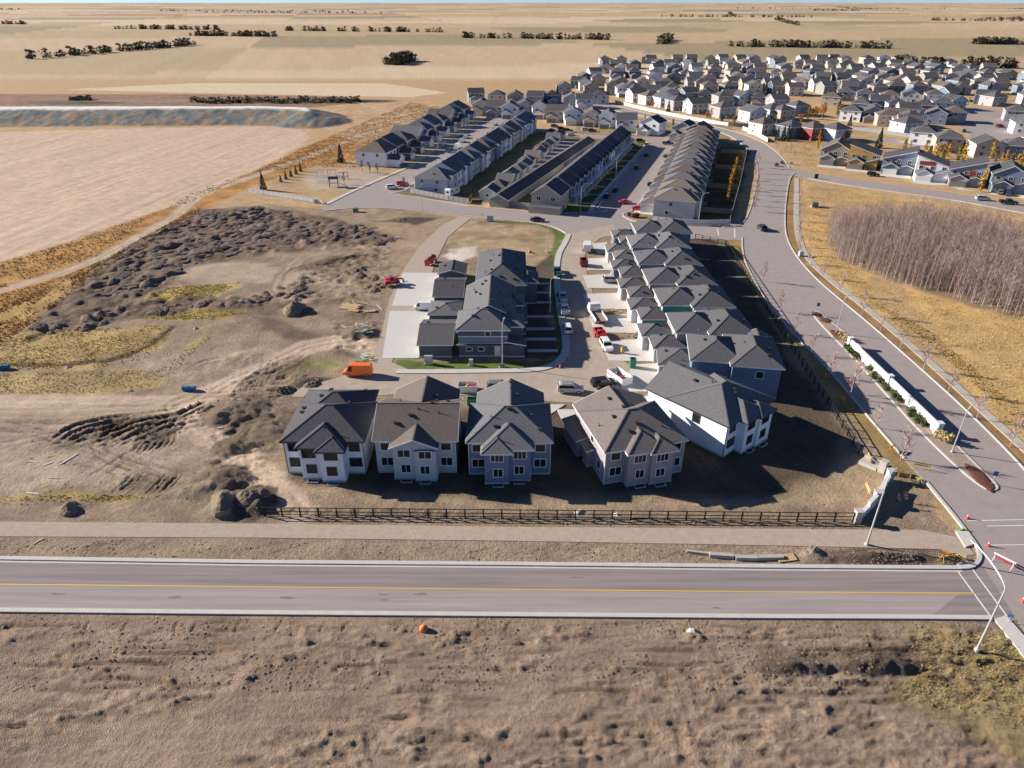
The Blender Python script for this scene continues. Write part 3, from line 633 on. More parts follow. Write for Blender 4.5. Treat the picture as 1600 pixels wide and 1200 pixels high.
def window_meshes(wd, ht, cols, fm):
    def f():
        b = MB(); t = .12
        b.box(-wd/2-t,wd/2+t,-.07,0,-ht/2-t,-ht/2); b.box(-wd/2-t,wd/2+t,-.07,0,ht/2,ht/2+t)
        b.box(-wd/2-t,-wd/2,-.07,0,-ht/2,ht/2); b.box(wd/2,wd/2+t,-.07,0,-ht/2,ht/2)
        for i in range(1,cols):
            x = -wd/2+wd*i/cols; b.box(x-.035,x+.035,-.05,0,-ht/2,ht/2)
        g = MB(); g.box(-wd/2,wd/2,-.025,0,-ht/2,ht/2)
        return b.mesh('window', fm), g.mesh('pane', GLASS)
    return cached(('win',wd,ht,cols,fm.name), f)
SIDE = {'F':0.0,'R':R(90),'B':R(180),'L':R(-90)}
def add_window(par, side, pos, wallc, z, wd, ht, cols=2, fm=None):
    a, g = window_meshes(wd, ht, cols, fm or TRIM)
    loc = (pos, wallc, z) if side in 'FB' else (wallc, pos, z)
    o = ob('window', a, par, loc, SIDE[side]); ob('pane', g, o); return o
def add_garage_door(par, side, pos, wallc, wd, ht, m=None):
    def f():
        b = MB()
        for i in range(4): b.box(-wd/2,wd/2,-.05,0,ht*i/4+.012,ht*(i+1)/4-.012)
        b.box(-wd/2,wd/2,-.02,0,0,ht)
        return b.mesh('garage_door', m or GARDOOR)
    loc = (pos, wallc, 0) if side in 'FB' else (wallc, pos, 0)
    return ob('garage_door', cached(('gd',wd,ht,(m or GARDOOR).name), f), par, loc, SIDE[side])
def add_door(par, side, pos, wallc, m=None, z=.1):
    def f():
        b = MB(); b.box(-.46,.46,-.04,0,0,2.05); b.box(-.56,-.46,-.06,0,0,2.15); b.box(.46,.56,-.06,0,0,2.15); b.box(-.46,.46,-.06,0,2.05,2.15)
        return b.mesh('door', m or TRIM)
    def k():
        b = MB(); b.box(.32,.4,-.1,-.04,.95,1.05); return b.mesh('handle', CHROME)
    loc = (pos, wallc, z) if side in 'FB' else (wallc, pos, z)
    o = ob('door', cached(('door',(m or TRIM).name), f), par, loc, SIDE[side]); ob('handle', cached('hd', k), o)
def vent_mesh():
    b = MB(); b.box(-.2,.2,-.2,.2,0,.22); b.box(-.27,.27,-.27,.27,.2,.28); return b.mesh('roof_vent', VENT)
def pipe_mesh():
    b = MB(); b.tube((0,0,-.1),(0,0,.5),.06,.06,6); b.tube((0,0,0),(0,0,.12),.14,.1,6); return b.mesh('vent_pipe', VENT)
def house(name, label, cat, loc, rz, blocks, wall, roof, trim='w', caps=True, vents=0, seed=1, group=None, wins=(), gds=(), doors=(), foundation=True, fm=None, ventblocks=None, wallz=-.4, gm=None):
    """blocks: (x0,x1,y0,y1,eave,kind,pitch,overhang) in the house's own frame, front towards -y"""
    r_ = random.Random(seed*31+5)
    t = thing(name, label, cat, (loc[0],loc[1],0), rz, group)
    bl = [(b[0],b[1],b[2],b[3],b[4]+i*.006,b[5],b[6],b[7]) for i, b in enumerate(blocks)]
    m = MB()
    for i, b in enumerate(bl): walls_mb(m, (b[0]+i*.003,b[1]-i*.003,b[2]+i*.003,b[3]-i*.003)+b[4:], wallz)
    ob('wall', m.mesh('wall', WALLS[wall] if isinstance(wall,str) else wall), t)
    m = MB()
    for b in bl: roof_mb(m, b)
    rf = ob('roof', m.mesh('roof', ROOFS[roof]), t)
    m = MB()
    for i, b in enumerate(bl): fascia_mb(m, b)
    ob('fascia', m.mesh('fascia', TRIM if trim == 'w' else DARKTRIM), t)
    if caps:
        m = MB()
        for b in bl: cap_mb(m, b)
        ob('ridge_cap', m.mesh('ridge_cap', ROOFS[roof]), rf)
    if foundation:
        m = MB()
        for i, b in enumerate(bl): k = .03+i*.004; m.box(b[0]-k,b[1]+k,b[2]-k,b[3]+k,wallz,.28-i*.004)
        ob('foundation', m.mesh('foundation', CONC), t)
    vm = cached('vent', vent_mesh); pm = cached('pipe', pipe_mesh)
    n = 0; tries = 0
    while n < vents and tries < 200:
        tries += 1
        i = r_.choice(ventblocks) if ventblocks else r_.randrange(len(bl)); b = bl[i]
        x = r_.uniform(b[0]+.8,b[1]-.8); y = r_.uniform(b[2]+.8,b[3]-.8); z = roof_top(b,x,y)
        if z < max(roof_top(q,x,y) for q in bl)-.01: continue
        ob('roof_vent' if n % 3 else 'vent_pipe', vm if n % 3 else pm, rf, (x,y,z-.02)); n += 1
    for wn in wins:
        side, bi, pos, z, wd, ht = wn[:6]; b = bl[bi]; s = bi*.003
        c = {'F':b[2]+s,'B':b[3]-s,'L':b[0]+s,'R':b[1]-s}[side]
        add_window(t, side, pos, c, z, wd, ht, wn[6] if len(wn) > 6 else 2, fm)
    for side, bi, pos, wd, ht in gds:
        b = bl[bi]; s = bi*.003; add_garage_door(t, side, pos, {'F':b[2]+s-.035,'B':b[3]-s+.035,'L':b[0]+s-.035,'R':b[1]-s+.035}[side], wd, ht, gm)
    for side, bi, pos in doors:
        b = bl[bi]; s = bi*.003; add_door(t, side, pos, {'F':b[2]+s-.035,'B':b[3]-s+.035,'L':b[0]+s-.035,'R':b[1]-s+.035}[side])
    return t
def well_mesh():
    b = MB(); b.box(-.8,-.72,-.75,0,-.3,.14); b.box(.72,.8,-.75,0,-.3,.14); b.box(-.8,.8,-.82,-.75,-.3,.14); return b.mesh('window_well', GALV)
def wells(t, pts):
    for x, y in pts: ob('window_well', cached('well', well_mesh), t, (x,y,0))

# ------------------------------------------------------------------ the five near duplexes
def near_house(label, loc, rz, wall, roof, bumpA, bumpB, main, wing, wx, seed, fm=None, mainkind='hip', side_win=(), extra=(), trim='w', bumpkind='hip', lite=False):
    blocks = [main, wing, bumpA, bumpB] + list(extra)
    W = main[1]
    a0,a1,b0,b1 = bumpA[0],bumpA[1],bumpB[0],bumpB[1]
    ca, cb = wx
    wins = [('F',0,a0/2+.05,4.55,1.35,1.15,1),('F',0,a0/2+.15,2.0,1.7,1.3,2),('F',0,(b1+W)/2 if b1 > a1-.1 else (a1+W)/2,4.55,1.35,1.15,1),('F',0,((b1 if b1 > a1-.1 else a1)+W)/2,2.0,1.6,1.3,2),
            ('F',2,ca,4.45,1.7,1.15,3 if not lite else 2),('F',2,ca+.15,1.9,1.25,1.3,2),('F',3,cb,4.45,1.7,1.15,3 if not lite else 2),('F',3,cb-.1,1.9,1.25,1.3,2)] + list(side_win)
    t = house('duplex_house', label, 'house', loc, rz, blocks, wall, roof, trim=trim, vents=9, seed=seed, wins=wins, fm=fm, ventblocks=[0,1,0,2],
              gds=[('B',1,wing[0]+2.3,3.4,2.3),('B',1,wing[1]-2.3,3.4,2.3)], doors=[('R',3,bumpB[2]+.75)] if not extra else [])
    wells(t, [(ca+.15, bumpA[2]-.03), (cb-.1, bumpB[2]-.03)])
    b = main
    for x in (b[0]-.06, b[1]+.06):
        m = MB(); m.box(x-.05,x+.05,b[2]-.11,b[2]-.01,.1,5.6); ob('downspout', m.mesh('downspout', TRIM if trim == 'w' else DARKTRIM), t)
    return t
near_house('white duplex with charcoal roof and black-framed windows, next to the big soil piles', (-32.3,81.5), 0, 'white', 'charcoal',
           (2.4,8.6,-1.5,5.2,5.62,'hip',.5,.4), (5.35,8.65,-2.1,3.4,5.45,'hip',.5,.5), (0,11.1,0,10.2,5.8,'hip',.5,.45), (.15,10.6,4.5,14.4,5.6,'hip',.5,.4), (3.75,7.0), 3, fm=DARKTRIM, trim='k', lite=True)
h2 = near_house('light grey duplex with broad brown roof and a single wide front gable', (-19.3,81.7), 0, 'pale grey', 'brown',
           (2.5,8.65,-1.6,5.4,5.55,'gy',.42,.4), (5.6,8.62,-2.0,.5,5.0,'flat',.0,-.1), (0,11.2,0,11,5.8,'gx',.45,.45), (1.2,10.6,5.6,14.2,5.6,'gy',.5,.4), (4.1,7.1), 5, lite=True)
near_house('blue-grey duplex with grey hip roof and white-framed windows behind the rail fence', (-6.1,81.3), 0, 'blue-grey', 'grey',
           (2.25,5.7,-2.3,3.4,5.45,'hip',.5,.5), (2.35,8.75,-1.6,5.2,5.62,'hip',.5,.45), (0,11.5,0,10,5.8,'hip',.5,.45), (1.0,10.7,5.2,13.6,5.6,'gy',.5,.4), (4.0,7.2), 7)
near_house('mauve-grey duplex with light brown roof, turned slightly, beside the diagonal white duplex', (13.0,78.9), R(14.5), 'mauve-grey', 'light brown',
           (2.9,8.2,-1.3,6.2,5.7,'hip',.5,.4), (6.2,9.6,-1.7,5.0,5.55,'hip',.5,.45), (0,11.8,0,10.4,5.8,'hip',.5,.45), (.2,11,5.2,13.3,5.4,'gy',.42,.4), (4.6,7.8), 9,
           side_win=[('L',0,5.2,4.5,1.0,1.3,1),('L',0,2.2,1.9,1.1,1.3,1)], extra=[(-1.5,.3,7.5,13.5,2.9,'sl',.22,.3),(-.9,.3,4.6,6.4,2.9,'sl',.22,.25)])
near_house('bright white duplex turned diagonally beside the deep blue house, its side wall sunlit', (31.6,85.5), R(41), 'white', 'grey',
           (2.9,8.2,-1.3,6.2,5.7,'hip',.5,.4), (6.1,9.6,-1.7,5.0,5.55,'hip',.5,.45), (0,11.7,0,10.4,5.8,'hip',.5,.45), (.3,11,5.2,15.0,5.5,'gy',.5,.4), (4.5,7.7), 11, fm=DARKTRIM, trim='k',
           side_win=[('L',0,5.4,4.4,1.15,1.3,1)])

# ------------------------------------------------------------------ the row along the boulevard fence
def row_house(label, loc, rz, wall, roof, seed, group='new houses with their rears to the boulevard fence', gwall=None, v=0, gm=None):
    # local frame: -x is the street side, -y the side seen from the south
    bl = [(5.6,13.6,1.5,10.2,5.62,'hip',.45,.45),(11.6,19.6,0,10.9,5.82,'hip',.47,.45),(1.3,7.2,-.2,5.3,3.1+v*.15,'hip',.45,.4),(0,6.2,5.0,10.3,3.2,'hip',.45,.4),(6.6,9.4,1.9,5.2,4.9,'sl',.3,.3)]
    wins = [('F',1,15.6,4.5,1.1,1.2,1),('F',1,17.6,1.9,.9,1.2,1),('R',1,2.4,4.5,1.6,1.2,2),('R',1,7.6,4.5,1.6,1.2,2),('R',1,2.4,1.8,2.0,1.5,2),('R',1,7.6,1.8,2.2,2.0,2),('L',0,8.2,4.7,1.2,1.2,2),('L',0,3.2,4.7,1.2,1.2,2)]
    return house('row_house', label, 'house', loc, rz, bl, wall, roof, vents=11, seed=seed, group=group, wins=wins, ventblocks=[0,1,1,1,2,3], gds=[('L',2,2.5,3.6,2.2),('L',3,7.6,3.8,2.2)], doors=[('L',0,5.2)], gm=gm)
house('row_house', 'deep blue house with tan garage wing behind the white diagonal duplex', 'house', (31.0,105.2), R(-9),
      [(0,8.4,1.4,11.4,5.85,'hip',.45,.45),(6.6,14.6,0,12,6.02,'hip',.47,.45),(-5.2,2.0,4.2,11.4,3.0,'hip',.4,.4),(10.5,14.2,3,14,5.6,'gy',.5,.4)], 'blue', 'dark grey', vents=10, seed=21, ventblocks=[0,1,1,2],
      wins=[('F',1,11.2,4.4,1.2,1.2,1),('R',1,3,4.4,1.6,1.2,2),('R',1,8,4.4,1.6,1.2,2),('R',1,8,1.9,2,1.6,2)], gds=[('L',2,7.8,4.6,2.2)], group='new houses with their rears to the boulevard fence')
for i, (y, x, wl, rf, lb) in enumerate(((116.9,25.5,'grey','dark grey','grey house with patched reddish roof, next north of the deep blue house'),
        (130.2,25.3,'pale grey','dark grey','unfinished house with teal sheathing on its south wall and lime green on the entry'),
        (142.6,24.9,'taupe','dark grey','taupe house with beige garage doors, next north of the teal-sheathed house'),
        (155.5,24.8,'blue-grey','dark grey','blue-grey house with a silver car on its driveway, two houses north of the teal-sheathed one'),
        (168.4,25.0,'grey','grey','grey house second from the cross street in the row by the boulevard fence'),
        (181.0,28.2,'blue-grey','dark grey','blue-grey house at the cross street end of the row by the boulevard fence'))):
    t = row_house(lb, (x,y), 0, wl, rf, 30+i, v=i % 2, gm=(GARDOORD if i in (3,5) else None))
    if i == 1:
        m = MB(); m.box(5.75,11.4,1.46,1.496,2.6,5.35); ob('teal_sheathing', m.mesh('teal_sheathing', WALLS['teal']), t)
        m = MB(); m.box(1.6,6.9,-.24,-.204,.3,2.85); ob('teal_sheathing', m.mesh('teal_sheathing', WALLS['teal']), t)
        m = MB(); m.box(6.55,6.59,1.95,5.1,.3,4.7); ob('green_sheathing', m.mesh('green_sheathing', mat('lime_sheathing',(.2,.42,.12))), t)
# concrete driveway pads of the row, and of the central garages
def pad(label, poly, group=None):
    b = MB(); a = sum(poly[i][0]*poly[(i+1)%len(poly)][1]-poly[(i+1)%len(poly)][0]*poly[i][1] for i in range(len(poly)))
    if a < 0: poly = poly[::-1]
    b.prism(poly, -.2, .06); o = ob('driveway', b.mesh('driveway', SLAB)); struct(o); return o
for y, x0 in ((117.2,18.5),(130,17.2),(142.6,16.9),(155.3,18.2),(168,19.3),(181.3,23.2)):
    pad('', [(x0,y+.2),(x0-.5,y+8.9),(26.9,y+10),(26.9,y-.2)])
pad('', PX((968,612),(988,570),(1050,566),(1050,600),(1010,612))); pad('', PX((905,640),(940,650),(1010,618),(1030,640),(960,668),(880,660),(870,640)))
pad('', [(-31,96.2),(-31,101.5),(-22,101.5),(-22,96.2)]); pad('', [(-18,96.8),(-18,101.6),(-9,101.6),(-9,96.8)]); pad('', [(-5.5,96.2),(-5.5,101),(9,101),(5,96.2)])
pad('', [(-24.9,118.4),(-27.0,141.5),(-17.9,141.5),(-17.9,118.4)]); pad('', [(-27.0,144.4),(-27.6,166),(-17.3,166),(-17.3,144.4)])

# ------------------------------------------------------------------ the central block: two terraces and four garages
WN = [('F',0,5.6,4.75,.9,1.0,1)]
tA = house('terrace_house', 'dark blue terrace house with white trim bands facing the dirt street', 'house', (-10.2,119.2), 0,
      [(0,9.4,0,8.4,5.8,'hip',.5,.5),(.9,10.4,6.0,22,5.85,'gy',.5,.5),(6.6,12.2,2.6,8.2,5.3,'hip',.45,.4),(9.5,13,10,20,2.9,'sr',.2,.3),(9.0,12.4,13.5,18.5,5.2,'hip',.5,.4),(9.2,12.6,-.2,2.8,2.6,'sr',.2,.3)],
      'slate', 'grey', vents=14, seed=41, ventblocks=[0,1,1,1], wins=WN+[('F',0,2.0,1.6,1.0,.7,1),('F',0,4.3,1.6,1.0,.7,1),('R',2,4,4.3,1.2,1.1,2),('R',4,15,4.3,1.4,1.1,2)], doors=[('F',0,7.4)])
for z, hgt, y in ((4.15,.16,-.04),(2.75,.14,-.04)):
    m = MB(); m.box(-.03,9.43,y,-.004,z,z+hgt); ob('trim_band', m.mesh('trim_band', TRIM), tA)
m = MB(); m.box(-.5,10.2,-.65,0,2.55,2.7); m.box(-.5,10.2,-.66,-.62,2.5,2.72); ob('belly_roof', m.mesh('belly_roof', ROOFS['grey']), tA)
m = MB(); m.box(0.01,9.39,-.03,-.004,2.95,4.1); ob('accent_siding', m.mesh('accent_siding', WALLS['blue-grey']), tA)
house('terrace_house', 'dark blue terrace house north of the one facing the dirt street, beside the vacant lot', 'house', (-7.6,142.8), 0,
      [(0,10.4,0,21.5,5.8,'hip',.5,.5),(9,13.2,3,9.5,5.2,'hip',.45,.4),(9.5,13.2,11,19,2.9,'sr',.2,.3)], 'slate', 'dark grey', vents=14, seed=43, ventblocks=[0],
      wins=[('F',0,3,4.4,1.2,1.1,2),('F',0,7,4.4,1.2,1.1,2),('R',0,15,4.4,1.4,1.1,2),('L',0,5,4.4,1.2,1.1,2),('L',0,15,4.4,1.2,1.1,2)])
for i, (x,y,D,k,lb) in enumerate(((-17.8,118.9,11.4,'gx','slate blue double garage nearest the dirt street, roof smooth and grey'),(-17.3,133.4,7,'hip','slate blue garage with a light patched roof, second from the dirt street'),
        (-17.3,143.4,11.4,'gx','slate blue double garage with a dark roof, third from the dirt street'),(-17.6,158.1,6.8,'gy','slate blue garage farthest from the dirt street, next to the red fuel tanks'))):
    house('garage', lb, 'garage', (x,y), 0, [(0,6.2,0,D,2.8,k,.28,.35)], 'slate', ('dark grey','grey','charcoal','charcoal')[i], vents=2, seed=50+i, group='garages along the gravel lane',
          gds=[('L',0,D*.28,3.2,2.1),('L',0,D*.72,3.2,2.1)] if D > 8 else [('L',0,D/2,4.6,2.1)], caps=True)

# ------------------------------------------------------------------ the older streets: kit and rows
def suburb(label, loc, rz, W, D, wall, roof, kind='hip', eave=5.7, gar=None, seed=1, group=None, name='house', trim='w', backwin=3, sidewin=1, extra=(), fm=None, gm=None, pitch=.5, vents=2, deck=False, porch=False, gwall=None, gar2=None, caps=False):
    r_ = random.Random(seed)
    bl = [(0,W,0,D,eave,kind,pitch,.4)] + list(extra); gds = []; doors = []
    if gar:
        gx0, gx1, gy, gk = gar; bl.append((gx0,gx1,-gy,1.0,2.9,gk,.5,.35)); gds.append(('F',len(bl)-1,(gx0+gx1)/2,min(4.8,gx1-gx0-1),2.2))
    wins = []
    n = max(2, int(W/3.6))
    for i in range(n): wins.append(('F',0,W*(i+.5)/n,4.4,1.3,1.15,2))
    for i in range(backwin):
        wins.append(('B',0,W*(i+.5)/backwin,4.4,1.2,1.1,2)); wins.append(('B',0,W*(i+.5)/backwin,1.75,1.4,1.3,2))
    for i in range(sidewin):
        wins.append(('L',0,D*(i+.6)/(sidewin+.2),4.4,1.0,1.1,2)); wins.append(('R',0,D*(i+.5)/(sidewin+.2),4.4,1.0,1.1,2))
        wins.append(('R',0,D*(i+.4)/(sidewin+.2),1.7,.9,1.0,1))
    if not gar: doors.append(('F',0,W*.35)); wins.append(('F',0,W*.7,1.7,1.5,1.3,2))
    t = house(name, label, 'house', loc, rz, bl, wall, roof, trim=trim, caps=caps, vents=vents, seed=seed, group=group, wins=wins, gds=gds, doors=doors, foundation=False, fm=fm, ventblocks=[0], gm=gm)
    if deck:
        m = MB(); m.box(W*.2,W*.75,D+.01,D+3,.9,1.1)
        for x in (W*.22,W*.73): m.box(x-.08,x+.08,D+2.8,D+2.96,-.2,2.0)
        m.box(W*.2,W*.75,D+2.92,D+2.99,1.85,1.95); ob('deck', m.mesh('deck', WOODW), t)
    if porch:
        m = MB(); m.box(.2,W-.2,-2.2,-.03,2.55,2.75); p2 = MB()
        ob('porch_roof', m.mesh('porch_roof', TRIM), t)
        for x in (.4, W/2, W-.4):
            q = MB(); q.box(x-.1,x+.1,-2.1,-1.9,0,2.549); ob('porch_post', q.mesh('porch_post', TRIM), t)
        q = MB(); q.box(.2,W-.2,-2.2,-.03,-.2,.35); ob('porch_floor', q.mesh('porch_floor', CONC), t)
    return t
def nth(i): return ORD[i] if i < 20 else 'far'
cyc = lambda a, i: a[i % len(a)]
# row beside the park (fronts and garages to the east, rears to the farm track)
G1 = 'houses in the row between the park street and the farm track'
for i in range(10):
    wl = cyc(('white','slate','dark grey','pale blue','grey','white','blue-grey','tan','pale grey','grey'), i); rf = cyc(('brown','dark grey','dark grey','grey','dark grey','grey'), i)
    lb = 'white house with red-leaved trees and the playground beside it' if i == 0 else f'{wl} house, {nth(i)} from the playground in the row along the farm track'
    p = F1(0, i*14.6); suburb(lb, p, R(90-14), 11.4, 13.5, wl, rf, cyc(('hip','gx','hip','gy'), i), gar=(1.2,7.2,5.2,'gy'), seed=100+i, group=G1, deck=False, sidewin=2, vents=3,
           extra=[(7.0,10.6,-1.4,2,5.3,'gy',.6,.3)] if i else [(7.2,11,-1.6,2,3.0,'hip',.4,.3)])
# row with rears to the back lane
G2 = 'narrow houses in the row between the park street and the back gardens'
for i in range(13):
    wl = cyc(('pale grey','white','pale blue','pale grey','white','blue-grey','pale blue','white','pale grey','cream','pale blue','white','pale grey'), i); rf = 'grey' if i < 4 else ('brown' if i < 8 else 'grey')
    lb = f'pale grey house behind the blue-grey corner board fence' if i == 0 else f'{wl} narrow house, {nth(i)} from the cross street along the park street'
    p = F2(-12.2, 11.4+i*11.6 - (10.6 if True else 0)); suburb(lb, F2(-12.2, 11.2+i*11.6), R(-90-13.8), 10.8, 12.0, wl, rf, cyc(('hip','gx','gx','hip','gx'), i), seed=130+i, group=G2, sidewin=2, backwin=3, vents=5,
        extra=[(1.5,5.0,10.8,13.0,5.2,'gy',.6,.3)] if i % 2 else [(6,9.6,10.8,12.9,5.3,'gy',.5,.3)])
G3 = 'small garages along the back lane'
for i in range(14):
    wl = cyc(('pale grey','cream','pale grey','tan','pale blue','pale grey','white','tan','pale grey','beige','pale grey','pale blue','white','tan'), i)
    lb = f'{wl} garage with a gabled roof, {nth(i)} from the cross street on the back lane'
    house('garage', lb, 'garage', F3(0 + (i % 3)*.5, 3+i*9.2), R(-14.5), [(0,5.8,0,6.6,2.7,cyc(('gy','hip','gx','gy','hip'),i),.55,.35)], wl, cyc(('grey','brown','grey','light brown'), i), caps=False, vents=0, seed=160+i, group=G3,
          gds=[('R',0,3.3,4.2,2.1)], wins=[('F',0,2.9,1.6,.9,.8,1)], foundation=False)
# long garage ranges with continuous roofs along the back lane's east side
for i, (v0, L, rf) in enumerate(((0,34,'charcoal'),(34.6,32,'charcoal'),(67.2,30,'brown'),(98,20,'brown'))):
    house('garage_block', f'{nth(i)} long low garage range from the cross street, dark roof with one pale eave edge', 'garage', FC(-4.6,v0), R(-20), [(0,6.4,0,L,2.6,'gy',.5,.4)], cyc(('green-grey','tan','dark grey'),i), rf, caps=True, vents=0, seed=180+i,
          group='long low garages behind the terrace', gds=[('L',0,2.5+5*k,3.6,2.1) for k in range(int(L/5))], foundation=False)
# terrace row facing the crescent street
G4 = 'terrace houses facing the crescent street'
t0 = suburb('tan gabled house behind the corner fence with a porch roof along its side', N(6.1,1.6), R(-18.5), 9.6, 11, 'tan', 'charcoal', 'gy', seed=200, name='terrace_house', group=G4, vents=1, pitch=.62,
            extra=[(-.3,10.2,-2.2,.2,2.5,'flat',0,.1)])
for i in range(9):
    wl = cyc(('blue','dark grey','blue-grey','pale blue','dark grey','white','blue-grey','tan','brown'), i); rf = 'charcoal' if i < 6 else ('brown' if i % 2 else 'charcoal')
    suburb(f'{wl} terrace house with white porch, {nth(i)} beyond the tan gabled house', N(16.0,14.5+i*12.6), R(90-18.5), 12.0, 9.4, wl, rf, 'gx', seed=201+i, name='terrace_house', group=G4, porch=True, vents=1, pitch=.62,
           extra=[(1.5,4.5,-.6,3,5.2,'gy',.8,.25),(7.5,10.5,-.6,3,5.2,'gy',.8,.25)], caps=True)
# row with rears to the boulevard
G5 = 'houses between the crescent street and the boulevard'
for i in range(12):
    wl = cyc(('pale grey','beige','pale blue','grey','blue-grey','pale grey','tan','grey','pale blue','beige','tan','white'), i); rf = cyc(('light brown','light brown','grey','brown','grey','grey','grey','brown','grey','brown','brown','brown'), i)
    lb = 'pale grey house with light brown hip roof behind the flower bed corner' if i == 0 else f'{wl} house with {rf} hip roof, {nth(i)} from the flower bed corner'
    suburb(lb, N(44.6-.3*i, 18.4+i*11.7), R(-90-18.5), 10.9, 12.6, wl, rf, 'hip', seed=230+i, group=G5, gar=(.6,6.6,4.6,'hip'), backwin=3, vents=3, extra=[(1,8,8,14,5.5,'hip',.5,.4)], caps=True, deck=i % 3 == 1)

# ------------------------------------------------------------------ scattered houses farther off, each surveyed from the photograph
def far_house(px, py, deg, wl, rf, kind, W=10.5, D=11, gar=True, lb='', seed=1, group=None, **k):
    """(px, py) is the middle of the front wall's foot"""
    x, y = G(px, py); a = R(deg); ox, oy = rot2(-W/2, 0, a); k.setdefault('gm', GARDOORD if seed % 3 else None)
    if wl == 'white' and seed % 2 and not 429 < seed < 440: wl = 'grey'; lb = 'grey'+lb[5:]
    rf2 = {'grey':'dark grey','dark grey':'charcoal'}.get(rf, rf); lb = lb.replace('with grey roof','with dark grey roof'); rf = rf2
    return suburb(lb, (x+ox, y+oy), a, W, D, wl, rf, kind, gar=(.5,6.3,5.0,'gy') if gar else None, seed=seed, group=group, **k)
# crescent-end houses seen front on, all white or grey with gables
GE = 'pale gabled houses round the far crescent'
ce = [(752,179,'cream','brown'),(773,182,'white','brown'),(797,184,'white','grey'),(822,180,'pale grey','charcoal'),(846,184,'white','charcoal'),(868,190,'beige','brown'),(896,194,'white','grey'),(925,196,'cream','brown'),(950,199,'white','grey'),
      (978,205,'pale grey','grey'),(1013,210,'white','charcoal'),(1064,219,'white','charcoal'),(1085,222,'tan','brown')]
for i, (px, py, wl, rf) in enumerate(ce):
    far_house(px, py, (-4,-2,0,4,2,-6,0,-4,-8,-6,-30,-28,-30)[i], wl, rf, cyc(('gy','gx','gy','gy'), i), lb=f'{wl} gabled house with {rf} roof, {nth(i)} along the crescent from the farm track', seed=300+i, group=GE)
# second band beyond it
for i, (px, py, wl, rf) in enumerate(((745,160,'blue-grey','charcoal'),(775,163,'pale grey','grey'),(805,164,'grey','brown'),(835,165,'white','charcoal'),(865,163,'blue','charcoal'),(893,168,'blue-grey','brown'),(913,170,'white','grey'),(937,163,'pale grey','charcoal'))):
    far_house(px, py, cyc((10,-5,0,-12), i), wl, rf, cyc(('gx','hip','gy'), i), lb=f'{wl} house with {rf} roof, {nth(i)} in the band behind the far crescent', seed=330+i, group='houses behind the far crescent', gar=i % 2 == 0)
# rows beyond the white fence along the curving boulevard
for i, (px, py, wl, rf) in enumerate(((988,160,'white','grey'),(1008,164,'cream','brown'),(1030,167,'white','grey'),(1050,172,'white','grey'),(1078,177,'pale grey','grey'),(1120,183,'white','brown'),(1165,190,'pale blue','grey'),(1195,186,'pale grey','grey'))):
    far_house(px, py-3, 18+180, wl, rf, cyc(('gx','hip','gy','hip'), i), gar=False, lb=f'{wl} house with {rf} roof, {nth(i)} inside the long white fence', seed=350+i, group='houses behind the long white fence', deck=True, W=11)
for i in range(12):
    px = 975+i*21; py = 151+i*1.5
    wl = cyc(('white','grey','pale blue','cream','white','blue-grey','tan'), i); rf = cyc(('brown','grey','charcoal','grey'), i)
    far_house(px, py, cyc((0,20,-15,190), i), wl, rf, cyc(('gy','hip','gx'), i), gar=i % 2 == 0, lb=f'{wl} house with {rf} roof, {nth(i)} in the second row behind the white fence', seed=370+i, group='second row behind the long white fence')
# dark-fronted houses by the green
for i, (px, py, wl, rf, lb) in enumerate(((1180,207,'cream','brown','cream house with dark shaded front at the fence end beside the green'),(1222,212,'slate','grey','dark slate house between the cream house and the red one by the green'),(1255,214,'red','brown','dark red house with brown roof by the green'),
        (1290,216,'pale blue','grey','pale blue house alone at the edge of the green'),(1212,185,'tan','grey','tan house with half its wall in shade behind the dark slate house'),(1235,178,'blue','grey','blue house behind the red house by the green'))):
    far_house(px, py, 205 if i < 4 else 200, wl, rf, 'hip', gar=False, lb=lb, seed=400+i, group='houses round the green', backwin=2, W=10.5, D=10)
# modern houses facing the aspen grove
modern = [(1302,256,'taupe','brown','gy','taupe gabled house with white trim nearest the boulevard on the east street'),
          (1346,262,'ochre','charcoal','sr','ochre and grey house with steep black roof on the east street'),
          (1400,270,'blue-grey','dark grey','sl','blue-grey house with single-pitch roof and two garages on the east street'),
          (1452,281,'white','grey','sr','white house with red gable facing the aspen grove'),
          (1505,289,'grey','dark grey','sl','grey house with a red panel, beside the house with grey gables'),
          (1573,299,'blue-grey','charcoal','gy','blue-grey gabled house with white trim and a yellow tree beside it'),
          (1632,308,'tan','brown','gy','tan house at the far end of the east street')]
for i, (px, py, wl, rf, kd, lb) in enumerate(modern):
    t = far_house(px, py, -28 if i < 6 else -24, wl, rf, kd, W=11.5, D=13, lb=lb, seed=430+i, group='houses facing the aspen grove', eave=5.2 if kd in ('sl','sr') else 5.6, pitch=.3 if kd in ('sl','sr') else .55, gm=GARDOORD if i in (0,1,4,5) else None, caps=True,
              extra=[(6.6,11.2,-3.2,1,2.9,'sl' if i % 2 else 'gy',.35,.35)])
    if i in (3,4):
        m = MB(); m.box(1.0 if i == 3 else 6,6.5 if i == 3 else 9,-.05,-.006,5.2 if i == 3 else 3.2,6.7 if i == 3 else 5.2); ob('accent_panel', m.mesh('accent_panel', WALLS['red']), t)
